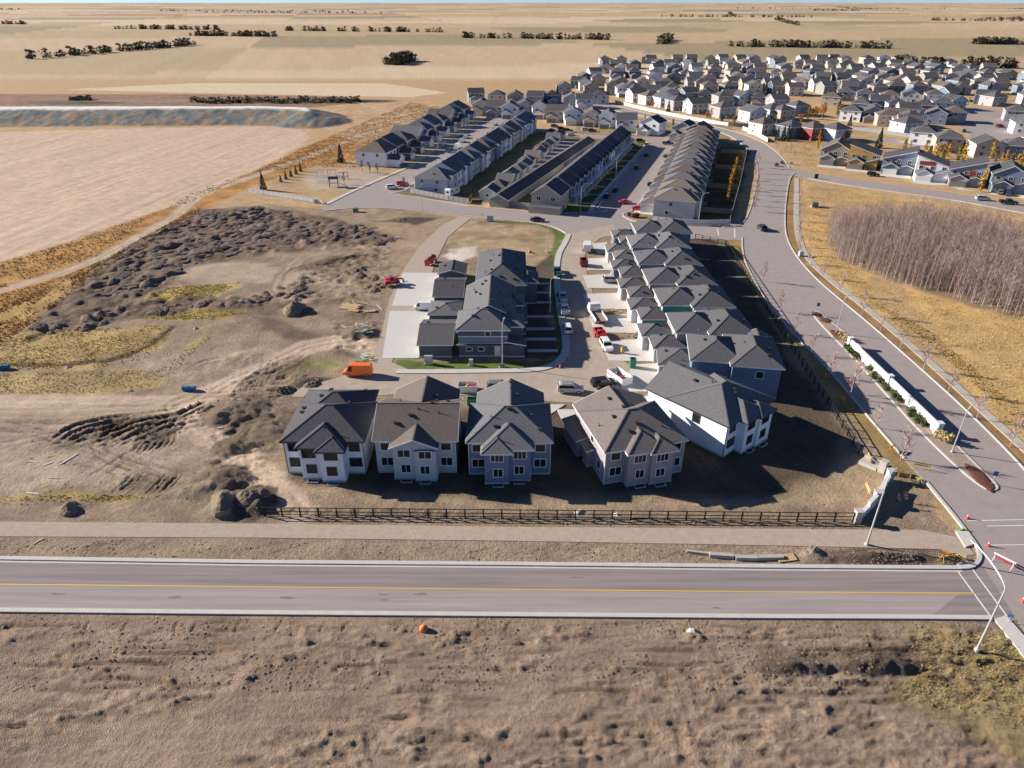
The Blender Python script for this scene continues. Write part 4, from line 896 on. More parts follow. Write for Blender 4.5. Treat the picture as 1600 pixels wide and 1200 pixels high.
x_y = [(1440,221,'white','grey'),(1480,236,'tan','grey'),(1530,240,'beige','charcoal'),(1586,249,'blue-grey','grey'),(1414,204,'white','grey'),(1425,211,'pale blue','grey'),(1330,186,'white','grey'),(1362,191,'grey','grey'),(1380,193,'tan','brown'),(1395,196,'blue','brown'),(1408,200,'white','brown'),(1428,200,'blue','brown'),(1460,190,'blue-grey','brown'),(1490,192,'grey','brown'),
       (1412,182,'white','charcoal'),(1440,180,'dark grey','charcoal'),(1466,172,'pale grey','grey'),(1496,172,'pale grey','charcoal'),(1345,174,'blue-grey','grey'),(1372,172,'white','charcoal'),(1395,174,'pale blue','charcoal'),(1585,190,'white','grey'),(1592,205,'white','grey'),(1560,166,'white','grey'),(1535,160,'slate','charcoal'),(1350,160,'grey','grey'),(1385,160,'white','brown'),(1420,161,'pale grey','brown'),(1455,159,'white','grey'),(1490,158,'blue','grey'),(1300,163,'tan','brown'),(1320,157,'white','grey'),(1600,160,'cream','brown'),(1625,175,'white','grey'),(1625,215,'white','grey'),(1640,240,'tan','brown')]
for i, (px, py, wl, rf) in enumerate(x_y):
    where = 'by the poplars behind the modern houses' if i < 6 else 'beside the far road' if i < 14 else 'in the far rows to the east'
    far_house(px, py, cyc((150,-20,165,-25,160,15), i), wl, rf, cyc(('hip','hip','gy','hip','gx'), i), gar=i % 3 == 1, lb=f'{wl} house with {rf} roof, {nth(i if i < 6 else i-6 if i < 14 else min(19,i-14))} in order {where}', seed=460+i, group='scattered houses to the north-east', backwin=2, W=11, D=11)
# more of the suburb towards the horizon
k = 0
for row in range(7):
    yy = 548+row*30+row*row*3; n = 26-row
    for i in range(n):
        x = 34+i*17.5+rnd.uniform(-2,2)+row*12; y = yy+rnd.uniform(-5,5)
        wl = rnd.choice(('white','grey','taupe','cream','tan','blue-grey','slate','green-grey')); rf = rnd.choice(('brown','dark grey','charcoal','dark grey'))
        lb = f'{wl} house with {rf} roof among the distant rows towards the horizon'
        if row < 2: suburb(lb, (x,y), R(rnd.choice((0,180,10,-15))), 10.5, 11, wl, rf, rnd.choice(('hip','gx','gy')), seed=600+k, group='distant suburb houses', backwin=2, vents=0, sidewin=0)
        else: house('house', lb, 'house', (x,y), R(rnd.choice((0,180,10,-15))), [(0,11,0,11,5.6,rnd.choice(('hip','gx','gy')),.5,.4),(.5,6,-5,1,2.9,'gy',.5,.3)], wl, rf, caps=False, foundation=False, seed=600+k, group='distant suburb houses')
        k += 1

# ------------------------------------------------------------------ trees and plants
BARK = mat('pale_bark', (.36,.31,.28), rough=.9, var=.2); BARKD = mat('dark_bark', (.12,.09,.075), rough=.9, var=.2)
BARKM = mat('grey_brown_bark', (.43,.36,.33), rough=.9, var=.2); TWIG = mat('mauve_twigs', (.33,.24,.215), rough=.95, var=.25, scale=.35); TWIGP = mat('pink_twigs', (.42,.3,.28), rough=.95, var=.2)
TWIGD = mat('dark_red_twigs', (.14,.06,.06), rough=.95, var=.3)
def leafmat(n, c):
    return mat(n, c, rough=.8, var=.4, scale=1.6, spec=.2)
YELL = leafmat('yellow_leaves', (.48,.28,.045)); ORNG = leafmat('orange_leaves', (.4,.16,.045)); NEED = leafmat('dark_needles', (.035,.055,.03)); GRN = leafmat('shrub_green', (.085,.11,.035))
TANL = leafmat('tan_grass_leaves', (.5,.38,.2)); RUST = leafmat('rust_leaves', (.17,.06,.03)); OLIVE = leafmat('olive_leaves', (.2,.17,.05))
def bare_parts(seed, H, nb, tw, r0=.08, tr=.016, zb=.25):
    r_ = random.Random(seed); t = MB(); c = MB(); lean = Vector((r_.uniform(-.06,.06), r_.uniform(-.06,.06), 1))
    pts = [Vector((0,0,-.3)), lean*H*.45, lean*H*.98+Vector((r_.uniform(-.2,.2),r_.uniform(-.2,.2),0))]
    t.tube(pts[0], pts[1], r0, r0*.65, 5, False); t.tube(pts[1], pts[2], r0*.65, r0*.3, 4, False)
    for i in range(nb):
        z = H*(zb+(.95-zb)*i/nb); p = lean*z; a = r_.uniform(0,6.28); L = H*r_.uniform(.16,.3)*(1.15-.6*i/nb); up = r_.uniform(.7,1.5)
        d = Vector((math.cos(a),math.sin(a),up)).normalized(); e = p+d*L
        c.tube(p, e, tr*1.6, tr*.7, 3, False)
        for j in range(tw):
            s = p+d*L*r_.uniform(.3,1); d2 = (d+Vector((r_.uniform(-.8,.8),r_.uniform(-.8,.8),r_.uniform(-.1,.7)))).normalized()
            c.tube(s, s+d2*L*r_.uniform(.35,.65), tr, tr*.5, 3, False)
    return t, c
def leafy(seed, n, shape, size, mat_, name='crown'):
    """many small leaf faces spread through a crown volume"""
    r_ = random.Random(seed); b = MB()
    for i in range(n):
        p = shape(r_)
        a = Vector((r_.gauss(0,1),r_.gauss(0,1),r_.gauss(0,1))).normalized(); u = a.orthogonal().normalized(); v = a.cross(u); s = size*r_.uniform(.6,1.4)
        p = Vector(p); b.add([p-u*s-v*s*.6, p+u*s-v*s*.6, p+u*s*.5+v*s, p-u*s*.5+v*s], [(0,1,2,3)])
    return b.mesh(name, mat_)
def shp_column(H, r, z0=.4):
    def f(q):
        z = q.random(); rr = r*(math.sin(math.pi*min(1,z*.9+.08))**.7)*(.75+.35*math.sin(z*23+q.random()))*math.sqrt(q.uniform(.15,1)); a = q.uniform(0,6.28); return (rr*math.cos(a), rr*math.sin(a), z0+z*(H-z0))
    return f
def shp_cone(H, r, z0=.3):
    def f(q):
        z = q.random()**1.35; tier = .7+.3*((z*9) % 1); rr = r*(1-z)*tier*math.sqrt(q.uniform(.25,1)); a = q.uniform(0,6.28); return (rr*math.cos(a), rr*math.sin(a), z0+z*(H-z0))
    return f
def shp_ball(r, h, z0=0):
    lob = [(math.cos(k*2.1)*r*.4, math.sin(k*2.1)*r*.4, z0+h*(.35+.12*k)) for k in range(4)]
    def f(q):
        c = q.choice(lob); d = Vector((q.gauss(0,1),q.gauss(0,1),q.gauss(0,1))).normalized()*q.uniform(.5,1); return (c[0]+d.x*r*.6, c[1]+d.y*r*.6, max(z0+.05,c[2]+d.z*h*.4))
    return f
def make_bare(seed, H, nb, tw, bark, twig, r0, tr, zb=.25):
    t, c = bare_parts(seed, H, nb, tw, r0, tr, zb); return t.mesh('trunk', bark), c.mesh('crown', twig)
def trunk_mesh(H, r, m): b = MB(); b.tube((0,0,-.2),(0,0,H),r,r*.4,6,False); return b.mesh('trunk', m)
KIT = {'sapling': [make_bare(10+i, 5.0, 22, 5, BARK, TWIGP, .08, .03) for i in range(4)],
       'aspen': [make_bare(20+i, 7.6, 17, 4, BARKM, TWIG, .065, .017, .06) for i in range(5)],
       'redtree': [make_bare(30+i, 3.6, 20, 6, BARKD, TWIGD, .09, .03) for i in range(3)],
       'poplar': [(trunk_mesh(2.2,.1,BARK), leafy(40+i, 420, shp_column(7.0,1.05), .17, YELL)) for i in range(3)],
       'orange': [(trunk_mesh(2.2,.1,BARK), leafy(50+i, 420, shp_ball(2.0,4.8,1.2), .19, ORNG)) for i in range(2)],
       'spruce': [(trunk_mesh(2.0,.12,BARKD), leafy(60+i, 620, shp_cone(7.0,1.9), .2, NEED)) for i in range(3)],
       'olive': [(trunk_mesh(2.2,.1,BARK), leafy(70+i, 380, shp_column(6.0,1.3), .2, OLIVE)) for i in range(2)],
       'shrub': [(trunk_mesh(.5,.06,BARKD), leafy(80+i, 260, shp_ball(.85,1.1), .1, GRN)) for i in range(3)],
       'tangrass': [(trunk_mesh(.3,.08,WOODW), leafy(85+i, 300, shp_ball(.8,1.5), .1, TANL)) for i in range(2)],
       'rustbush': [(trunk_mesh(.5,.06,BARKD), leafy(90+i, 240, shp_ball(1.1,1.4), .13, RUST)) for i in range(2)]}
def plant(kind, nm, px, py, label, cat, s=1.0, group=None, xy=None):
    x, y = xy if xy else G(px, py); v = KIT[kind][rnd.randrange(len(KIT[kind]))]
    o = thing(nm, label, cat, (x,y,ground_z(x,y)), rnd.uniform(0,6.28), group); o.scale = (s,s,s*rnd.uniform(.92,1.1))
    ob('trunk', v[0], o); ob('crown', v[1], o); return o
# boulevard saplings
gs = 'bare saplings along the boulevard'
for i, (px, py) in enumerate(((1219,487),(1242,521),(1267,553),(1296,588),(1330,615),(1367,668),(1407,718),(1192,440))):
    plant('sapling','sapling',px,py,'bare pinkish sapling in the verge between the rail fence and the boulevard','tree',rnd.uniform(.85,1.1),gs)
for i, (px, py) in enumerate(((1346,492),(1375,518),(1406,545),(1442,578),(1481,613),(1578,698),(1525,655),(1310,460),(1285,435),(1262,412))):
    plant('sapling','sapling',px,py,'bare sapling beside the concrete walk east of the boulevard','tree',rnd.uniform(.85,1.15),gs)
for i in range(9):
    plant('sapling','sapling',1246+i*.4,398-i*13,'bare sapling in the dry grass below the east street','tree',rnd.uniform(.7,1),gs); 
for i in range(10):
    plant('sapling','sapling',1177+rnd.uniform(-2,3)+i*.6,330-i*8.5,'small bare tree on the reddish verge west of the boulevard bend','tree',rnd.uniform(.8,1.2),gs)
for i in range(8):
    plant('sapling','sapling',1212+i*7+rnd.uniform(-2,2),236+rnd.uniform(-6,14),'small bare tree on the green beside the taupe gabled house','tree',rnd.uniform(.7,1),gs)
plant('sapling','sapling',1328,622,'large bare pink tree overhanging the boulevard kerb by the long house shadow','tree',1.5,gs)
# poplars, orange trees, conifers
for i, (px, py) in enumerate(((1412,238),(1420,240),(1444,244),(1450,252),(1458,254),(1464,250),(1470,256),(1474,250),(1480,248),(1496,254),(1503,256),(1547,252),(1554,256),(1562,262),(1570,258),(1578,262),(1586,264),(1594,262),(1598,272))):
    plant('poplar' if i % 3 else 'olive','poplar',px,py-2,'yellow columnar poplar in the line behind the modern houses','tree',rnd.uniform(.8,1.15),'yellow poplars behind the modern houses')
plant('poplar','poplar',1277,232,'lone golden poplar on the green above the taupe gabled house','tree',1.15)
plant('poplar','poplar',1531,300,'golden poplar between the two last modern houses of the street','tree',1.05)
plant('orange','tree',1322,221,'orange-leaved tree beside the pale blue house on the green','tree',1.0)
for i, (px, py) in enumerate(((1268,186),(1276,182),(1284,184),(1262,186),(1308,180),(1312,184))):
    plant('orange' if i < 3 else 'olive','tree',px,py,'orange autumn tree in the clump behind the pale blue house' if i < 3 else 'olive-yellow tree in the clump behind the pale blue house','tree',rnd.uniform(.9,1.4),'autumn trees in the far clump')
for i, (px, py, s, lb) in enumerate(((533,254,1.15,'tall dark spruce beside the white house next to the playground'),(605,256,1.0,'dark spruce against the wall of the white house'),(412,297,.85,'dark spruce by the white park fence'),(439,284,.42,'smallest dark spruce in the line above the park path'),(447,280,.45,'second little spruce along the park path'),
        (455,276,.48,'third little spruce along the park path'),(463,272,.5,'fourth little spruce along the park path'),(470,268,.5,'topmost little spruce along the park path'),(1372,231,1.2,'tall spruce behind the ochre house'),(1214,220,.9,'spruce at the fence end in front of the slate house'),(1223,220,1.0,'spruce in the middle of the trio in front of the slate house'),(1230,219,1.0,'spruce nearest the red house'),
        (870,162,1.5,'big dark spruce behind the far crescent'),(1500,158,1.4,'dark spruce beside the far street'),(1541,158,1.6,'big dark spruce at the far street corner'))):
    plant('spruce','spruce',px,py,lb,'tree',s)
for i, (px, py, lb) in enumerate(((566,268,'dark red bare tree at the playground nearest the white house'),(578,272,'dark red bare tree in the middle of the playground group'),(590,271,'dark red bare tree at the east edge of the playground'),(538,288,'round dark red tree beside the climbing frame'),(632,297,'dark red tree beside the red car at the corner house'),(563,250,'rusty tree behind the playground by the white house'))):
    plant('redtree','tree',px,py,lb,'tree',1.25)
for i, (px, py, lb) in enumerate(((1222,256,'rusty bush beside the first taupe house'),(1213,260,'dark rusty bush on the corner of the east street'),(1352,266,'rusty bush between the taupe and ochre houses'),(990,340,'dark bush in the corner flower bed'),(996,339,'second dark bush in the corner flower bed'),(983,338,'low rusty bush in the corner flower bed'))):
    plant('rustbush','bush',px,py,lb,'bush',1.0)
for i, (px, py) in enumerate(((1136,318),(1138,308),(1140,296),(1143,288),(1145,280),(1150,262),(1034,300))):
    plant('poplar','poplar',px,py,'yellow garden poplar behind the boulevard row','tree',rnd.uniform(.55,.85),'yellow poplars in the back gardens')
for i in range(16):
    u, v = (6+rnd.uniform(0,3), 14+i*8.5); x, y = F2(-5.5+rnd.uniform(0,4), v)
    plant('rustbush','bush',0,0,'rust-brown garden bush between the narrow houses and their garages','bush',rnd.uniform(.8,1.5),'bushes in the narrow gardens',(x,y))
for i, (px, py) in enumerate(((1323,546),(1327,550),(1332,556),(1339,560),(1358,579),(1367,587),(1364,592),(1376,598),(1382,605),(1385,610),(1394,616),(1398,621),(1405,627),(1423,645),(1422,650),(1433,655),(1433,660),(1444,666))):
    plant('shrub','shrub',px,py,'low rounded green shrub at the foot of the white median wall','shrub',rnd.uniform(.85,1.1),'green shrubs along the white median wall')
for px, py, lb in ((1314,529,'tan ornamental grass at the far end of the white median wall'),(1321,533,'second tan ornamental grass at the far end of the median wall'),(1465,683,'tan ornamental grass at the near end of the white median wall'),(1473,688,'middle tan ornamental grass by the near median light pole'),(1479,692,'tan ornamental grass closest to the median light pole')):
    plant('tangrass','ornamental_grass',px,py,lb,'grass clump',1.1)
for px, py, lb in ((1398,790,'dark red twiggy shrub behind the curved entrance wall'),(1412,784,'second dark red twiggy shrub behind the curved entrance wall')): plant('redtree','shrub',px,py,lb,'shrub',.5)
# mulch beds on the median
MUL = mat('mulch', (.11,.045,.03), rough=.95, var=.4, scale=4, bump=.05, bscale=5)
for (px, py, a, b_, rz, lb) in ((1276,492,1.5,1.1,92,'small reddish mulch bed on the far tip of the median'),(1289,501,1.6,1.2,92,'second reddish mulch bed near the far median tip'),(1307,522,1.9,1.2,92,'reddish mulch bed round the far median light pole'),(1531,747,3.4,1.15,88,'large reddish mulch bed on the near tip of the median')):
    m = MB(); x, y = G(px,py); secs = []
    for r_, z in ((1,0),(.85,.12),(.45,.2),(.05,.22)):
        secs.append([(a*r_*math.cos(t)*(1+.08*math.sin(5*t)), b_*r_*math.sin(t)*(1+.1*math.sin(4*t)), z) for t in [2*math.pi*k/20 for k in range(20)]])
    m.loft(secs); o = ob('mulch_bed', m.mesh('mulch_bed', MUL), None, (x,y,.112), R(rz)); tag(o, lb, 'mulch bed')
# the aspen grove
GROVE = PX((1287,378),(1300,360),(1360,350),(1440,348),(1530,360),(1600,385),(1680,430),(1680,520),(1600,502),(1540,482),(1470,458),(1410,446),(1350,424),(1308,404))
gx = [p[0] for p in GROVE]; gy = [p[1] for p in GROVE]; pts = []
tries = np.random.default_rng(5).uniform((min(gx),min(gy)),(max(gx),max(gy)),(9000,2))
tries = tries[inside(GROVE, tries[:,0], tries[:,1])]
cell = set()
for x, y in tries:
    k = (int(x/1.1), int(y/1.1))
    if k in cell: continue
    cell.add(k); pts.append((x,y))
pts.sort(key=lambda p: p[1] - .25*p[0])
for x, y in pts[:300]:
    v = KIT['aspen'][rnd.randrange(5)]
    o = thing('aspen_tree', 'bare mauve-grey aspen in the dense grove between the boulevard and the east street', 'tree', (x,y,ground_z(x,y)), rnd.uniform(0,6.28), 'bare aspens of the grove'); s = rnd.uniform(.6,1.2); o.scale = (s,s,s)
    ob('trunk', v[0], o); ob('crown', v[1], o)
def np_merge(base, places):
    """many scaled, turned copies of one small triangle soup: base (n,3) vertices in faces of equal size"""
    V, F = base; out = []; n = len(V)
    P = np.array(places); c, s = np.cos(P[:,3]), np.sin(P[:,3])
    X = P[:,0:1] + P[:,4:5]*(V[None,:,0]*c[:,None]-V[None,:,1]*s[:,None]); Y = P[:,1:2] + P[:,4:5]*(V[None,:,0]*s[:,None]+V[None,:,1]*c[:,None]); Z = P[:,2:3] + P[:,4:5]*V[None,:,2]
    return np.stack([X,Y,Z],2).reshape(-1,3), (F[None] + (np.arange(len(P))*n)[:,None,None]).reshape(-1, F.shape[1])
def np_mesh(name, V, F, m, col=None):
    me = bpy.data.meshes.new(name); me.vertices.add(len(V)); me.vertices.foreach_set('co', V.astype(np.float32).ravel()); k = F.shape[1]
    me.loops.add(F.size); me.loops.foreach_set('vertex_index', F.astype(np.int32).ravel()); me.polygons.add(len(F)); me.polygons.foreach_set('loop_start', (np.arange(len(F))*k).astype(np.int32)); me.polygons.foreach_set('loop_total', np.full(len(F),k,np.int32))
    me.update(calc_edges=True); me.materials.append(m)
    if col is not None:
        ca = me.color_attributes.new('tone','FLOAT_COLOR','POINT'); ca.data.foreach_set('color', np.concatenate([col,np.ones((len(col),1))],1).astype(np.float32).ravel())
    return me
t_, c_ = bare_parts(99, 7.6, 15, 3, .065, .018, .1)
Vt = np.array(t_.v + c_.v); Ft = np.array([f for f in t_.f if len(f) == 4] + [[i+len(t_.v) for i in f] for f in c_.f if len(f) == 4])
pl = [(x,y,ground_z(x,y),rnd.uniform(0,6.28),rnd.uniform(.6,1.2)) for x,y in pts[300:]]
V, F = np_merge((Vt,Ft), pl); me_ = np_mesh('aspen_wood', V, F, TWIG); me_.materials.append(BARKM); nt_ = len([f for f in t_.f if len(f) == 4]); me_.polygons.foreach_set('material_index', np.tile((np.arange(len(Ft)) < nt_).astype(np.int32), len(pl))); o = ob('aspen_wood', me_); tag(o, 'rest of the bare aspen grove, one mauve-grey mass of trunks and twigs', 'grove', kind='stuff')

# ------------------------------------------------------------------ wild grass
def gz(Xq, Yq):
    j = np.clip(np.searchsorted(gys, Yq)-1, 0, gny-2); u = Xq/(Yq*.88+29); i = np.clip(np.searchsorted(gus, u)-1, 0, gnx-2)
    ty = (Yq-gys[j])/(gys[j+1]-gys[j]); tx = (u-gus[i])/(gus[i+1]-gus[i])
    return (GH2[j,i]*(1-tx)+GH2[j,i+1]*tx)*(1-ty)+(GH2[j+1,i]*(1-tx)+GH2[j+1,i+1]*tx)*ty
gm_ = bpy.data.materials.new('wild_grass'); gm_.use_nodes = True; _b = gm_.node_tree.nodes['Principled BSDF']; _b.inputs['Roughness'].default_value = .9; _b.inputs['Specular IOR Level'].default_value = .1
_a = gm_.node_tree.nodes.new('ShaderNodeAttribute'); _a.attribute_name = 'tone'; gm_.node_tree.links.new(_a.outputs['Color'], _b.inputs['Base Color'])
def grass(name, label, areas):
    rg = np.random.default_rng(len(name)); P = []; C = []
    for poly, dens, hgt, c in areas:
        xs = [p[0] for p in poly]; yy = [p[1] for p in poly]; n = int((max(xs)-min(xs))*(max(yy)-min(yy))*dens*1.9); hgt = hgt*.62; c = tuple(k*1.12 for k in c)
        q = rg.uniform((min(xs),min(yy)),(max(xs),max(yy)),(n,2)); q = q[inside(poly,q[:,0],q[:,1])]
        q = q[rg.random(len(q)) < smooth(.15,.6,fbm(q[:,0]/5,q[:,1]/5,int(hgt*100),3))]
        fl = np.full(len(q), 1e9)
        for s_ in STRIPS: fl = np.minimum(fl, sdf(s_, q[:,0], q[:,1]))
        q = q[fl > .5]; s = hgt*rg.uniform(.5,1.3,len(q))
        P.append(np.stack([q[:,0],q[:,1],gz(q[:,0],q[:,1]),rg.uniform(0,6.28,len(q)),s],1))
        C.append(np.array(c)[None]*rg.uniform(.7,1.3,(len(q),1))*(1+rg.uniform(-.12,.12,(len(q),3))))
    P = np.concatenate(P); C = np.concatenate(C)
    Vb = np.array([(-.34,0,-.1),(.1,0,-.1),(.3,.3,.8),(0,-.34,-.1),(.1,.2,-.1),(-.3,-.3,.7),(-.3,.2,-.1),(.2,-.1,-.1),(-.3,.4,.75)]); Fb = np.arange(9).reshape(3,3)
    V, F = np_merge((Vb,Fb), P); o = ob(name, np_mesh(name, V, F, gm_, np.repeat(C,9,0))); tag(o, label, 'grass', kind='stuff'); return len(P)
n1 = grass('weed_grass', 'rust and yellow weeds along the farm track and on the site', [
    (PX((310,322),(230,370),(130,425),(0,480),(-100,530),(-40,560),(25,525),(75,490),(135,440),(250,375),(315,330)), 3.2, .6, (.4,.215,.065)),
    (PX((0,412),(160,360),(300,314),(420,257),(486,226),(640,160),(700,170),(660,215),(560,262),(470,262),(390,270),(300,300),(150,400),(0,450)), .9, .7, (.35,.22,.1)),
    (PX((0,460),(80,438),(150,410),(270,345),(310,318),(230,372),(130,430),(0,490)), 2.6, .5, (.4,.29,.08)),
    (PX((-60,540),(0,532),(60,518),(180,512),(270,508),(262,530),(230,560),(150,575),(0,578),(-60,580)), 4.5, .38, (.42,.31,.1)),
    (PX((-60,585),(0,584),(120,580),(250,578),(310,530),(350,512),(290,560),(260,600),(150,614),(0,616)), 3.5, .35, (.41,.3,.12)),
    (PX((220,470),(260,450),(380,440),(330,465)), 4, .45, (.38,.29,.1)), (PX((210,498),(300,488),(390,485),(340,500)), 4, .45, (.38,.29,.1)),
    (PX((-40,776),(0,776),(160,773),(270,775),(160,784),(0,785)), 6, .35, (.42,.3,.09)),
    (PX((1412,997),(1560,988),(1640,1040),(1640,1150),(1400,1090),(1440,1040)), 9, .28, (.33,.25,.1)),
    (PX((740,350),(850,352),(868,380),(840,405),(760,400)), 1.2, .25, (.36,.28,.14))])
n2 = grass('meadow_grass', 'straw-coloured meadow grass between the concrete walk and the grove', [
    (PX((1262,290),(1500,325),(1680,350),(1680,420),(1520,352),(1300,352),(1285,375),(1310,410),(1400,448),(1600,505),(1680,560),(1680,760),(1600,690),(1430,535),(1350,470),(1262,398)), 2.4, .4, (.48,.33,.14)),
    (PX((1330,455),(1360,470),(1440,528),(1520,600),(1620,680),(1620,665),(1530,585),(1450,515)), 5, .55, (.33,.24,.09)),
    (PX((1215,236),(1262,262),(1330,240),(1310,212),(1270,214)), .8, .35, (.42,.3,.15))])
print('grass tufts', n1, n2)

# ------------------------------------------------------------------ heaps of soil
SOILD = mat('dark_topsoil', (.165,.125,.1), rough=1, var=.45, scale=1.2, bump=.12, bscale=3, spec=.1)
SOILM = mat('brown_soil', (.21,.165,.12), rough=1, var=.3, scale=1.2, bump=.1, bscale=3, spec=.1)
def heap_mesh(seed, m, h=.42):
    n, K = 26, 11; secs = []
    T, Rr = np.meshgrid(2*math.pi*np.arange(n)/n, np.linspace(1,.02,K))
    q = Rr*(1+.2*np.sin(2*T+seed)+.1*np.sin(3*T+seed*2)); x, y = q*np.cos(T), q*np.sin(T)
    z = h*(1-Rr)**.8*(.55+.9*fbm(x*2.2+seed*7+40, y*2.2+40, seed, 3)) + .2*h*(fbm(x*7+90, y*7+seed+90, seed+3, 3)-.5) - .12*(Rr > .98)
    x = x+.07*(fbm(x*6+50,y*6+50,seed+8,2)-.5); b = MB(); b.loft([[(x[k,i],y[k,i],z[k,i]) for i in range(n)] for k in range(K)]); return b.mesh('soil_heap', m)
HE = [heap_mesh(i, SOILD, .42) for i in range(6)]; HM = [heap_mesh(20+i, SOILM, .42) for i in range(4)]
area = PX((150,450),(210,385),(315,330),(400,326),(480,340),(520,352),(560,352),(600,362),(615,378),(570,384),(500,380),(420,392),(330,402),(300,415),(250,440),(200,468),(150,470))
xs = [p[0] for p in area]; yy = [p[1] for p in area]; cnt = 0; v = min(yy)
rows = np.arange(min(yy), max(yy), 2.5)
for r0 in rows:
    for c0 in np.arange(min(xs), max(xs), 3.3):
        x = c0 + rnd.uniform(-1,1) + (r0*.4 % 3); y = r0 + rnd.uniform(-.8,.8)
        if cnt >= 290 or not inside(area, np.array([x]), np.array([y]))[0] or rnd.random() < .15: continue
        o = ob('soil_heap', HE[rnd.randrange(6)], None, (x,y,ground_z(x,y)-.1), rnd.gauss(R(40),.45)); s = rnd.choice((.8,1.0,1.2,1.5,2.0)); o.scale = (s*rnd.uniform(1.2,2.3),s,s*rnd.uniform(.6,1.1)); cnt += 1
        tag(o, 'dark lumpy heap of dumped topsoil in the stockpile beside the farm track', 'soil heap', 'dumped topsoil heaps of the stockpile')
for pl_, n, lb in ((((230,486),(300,480),(380,468),(440,462),(480,455)), 26, 'dark soil heap in the curved row above the yellow weeds'),(((400,470),(470,440),(560,420),(590,440),(600,460)), 26, 'dark soil heap in the churned strip beside the gravel lane'),
                   (((140,490),(200,492),(60,520)), 12, 'dark soil heap at the west tip of the stockpile')):
    pl_ = PX(*pl_)
    for i in range(n):
        t = rnd.random()*(len(pl_)-1); k = int(t); f = t-k; x = pl_[k][0]*(1-f)+pl_[k+1][0]*f+rnd.gauss(0,1.6); y = pl_[k][1]*(1-f)+pl_[k+1][1]*f+rnd.gauss(0,1.8)
        o = ob('soil_heap', HE[rnd.randrange(6)], None, (x,y,ground_z(x,y)-.05), rnd.uniform(0,6.28)); s = rnd.uniform(.9,1.9); o.scale = (s*1.2,s,s); tag(o, lb, 'soil heap', lb.replace('dark soil heap','soil heaps'))
for px, py, s, m_, lb in ((352,790,2.3,1,'smooth brown cone of soil at the west end of the rail fence'),(394,785,2.1,0,'rough dark soil pile touching the west end of the rail fence'),(108,797,1.4,1,'small brown soil cone on its own beside the gravel path'),(490,600,2.0,0,'dark soil mound behind the white duplex'),(460,487,2.7,1,'brown mound beside the timber stack'),
        (1270,866,1.3,1,'tan sand heap beside the grey concrete beams'),(627,343,1.8,0,'black soil heap near the cross street')):
    x, y = G(px,py); o = ob('soil_pile', (HM if m_ else HE)[int(px) % 4], None, (x,y,ground_z(x,y)-.3), rnd.uniform(0,6)); o.scale = (s,s,s*1.35); tag(o, lb, 'soil pile')
# loose clods over the churned ground: too many to count
rg = np.random.default_rng(3); Pc = []
for poly, n in ((PX((0,960),(1500,970),(1600,1080),(0,1080)), 4200),(PX((300,560),(470,560),(440,760),(330,770)), 1200),(PX((0,842),(1470,860),(1500,880),(0,872)), 1300),(PX((400,800),(1330,818),(1330,826),(400,812)), 900),(PX((60,650),(330,640),(330,790),(0,790)), 700),(PX((380,340),(620,370),(600,470),(200,500),(100,480),(300,330)), 1600),(PX((1330,855),(1470,858),(1470,882),(1330,882)), 600),(PX((1000,700),(1340,700),(1420,800),(1000,790)), 400)):
    xs = [p[0] for p in poly]; yy = [p[1] for p in poly]; q = rg.uniform((min(xs),min(yy)),(max(xs),max(yy)),(n*2,2)); q = q[inside(poly,q[:,0],q[:,1])]; q = q[rg.random(len(q)) < smooth(.35,.6,fbm(q[:,0]/3,q[:,1]/3,8,3))]
    fl = np.full(len(q), 1e9)
    for s_ in STRIPS: fl = np.minimum(fl, sdf(s_, q[:,0], q[:,1]))
    q = q[fl > .3]; Pc.append(np.stack([q[:,0],q[:,1],gz(q[:,0],q[:,1]),rg.uniform(0,6.28,len(q)),.05+.17*rg.random(len(q))**4],1))
Pc = np.concatenate(Pc)
Vb = np.array([(1,0,0),(.3,.9,.1),(-.8,.6,0),(-.7,-.6,.1),(.4,-.95,0),(.1,.1,.55),(0,0,-.5)]); Fb = np.array([(0,1,5),(1,2,5),(2,3,5),(3,4,5),(4,0,5)])
V, F = np_merge((Vb,Fb), Pc); o = ob('soil_clods', np_mesh('soil_clods', V, F, SOILM)); tag(o, 'loose clods of soil scattered over the churned ground', 'clods', kind='stuff')

# ------------------------------------------------------------------ fences and walls
def post_mesh(h, s, m, key):
    def f(): b = MB(); b.box(-s/2,s/2,-s/2,s/2,-.3,h); b.box(-s/2-.012,s/2+.012,-s/2-.012,s/2+.012,h,h+.04); return b.mesh('post', m)
    return cached(('post',key), f)
def rail_fence(label, p0, p1, h=1.4, step=2.45, group=None):
    d = Vector(p1)-Vector(p0); n = max(1, round(d.length/step)); a = math.atan2(d.y,d.x)
    t = thing('rail_fence', label, 'fence', (p0[0],p0[1],0), a, group)
    for i in range(n+1): ob('post', post_mesh(h,.17,BLACKM,'blk%.2f'%h), t, (d.length*i/n,0,0))
    for z in (.18,.72,h-.06):
        b = MB(); b.box(0,d.length,-.04,.04,z,z+.09); ob('rail', b.mesh('rail', BLACKM), t)
    return t
rail_fence('long black rail fence between the five duplexes and the gravel path', G(413,806), G(1332,814.5))
rail_fence('black rail fence along the boulevard behind the row of new houses', G(1341,708), G(1134,384))
rail_fence('short black rail fence closing the row at the cross street', G(1133,383), G(1086,373))
WF = mat('bare_fence_wood', (.4,.29,.18), rough=.9, var=.2); WFW = mat('pale_fence', (.6,.61,.62), rough=.7, var=.08); WFG = mat('grey_fence', (.3,.31,.33), rough=.8, var=.12); WFB = mat('brown_fence', (.2,.1,.06), rough=.9, var=.25)
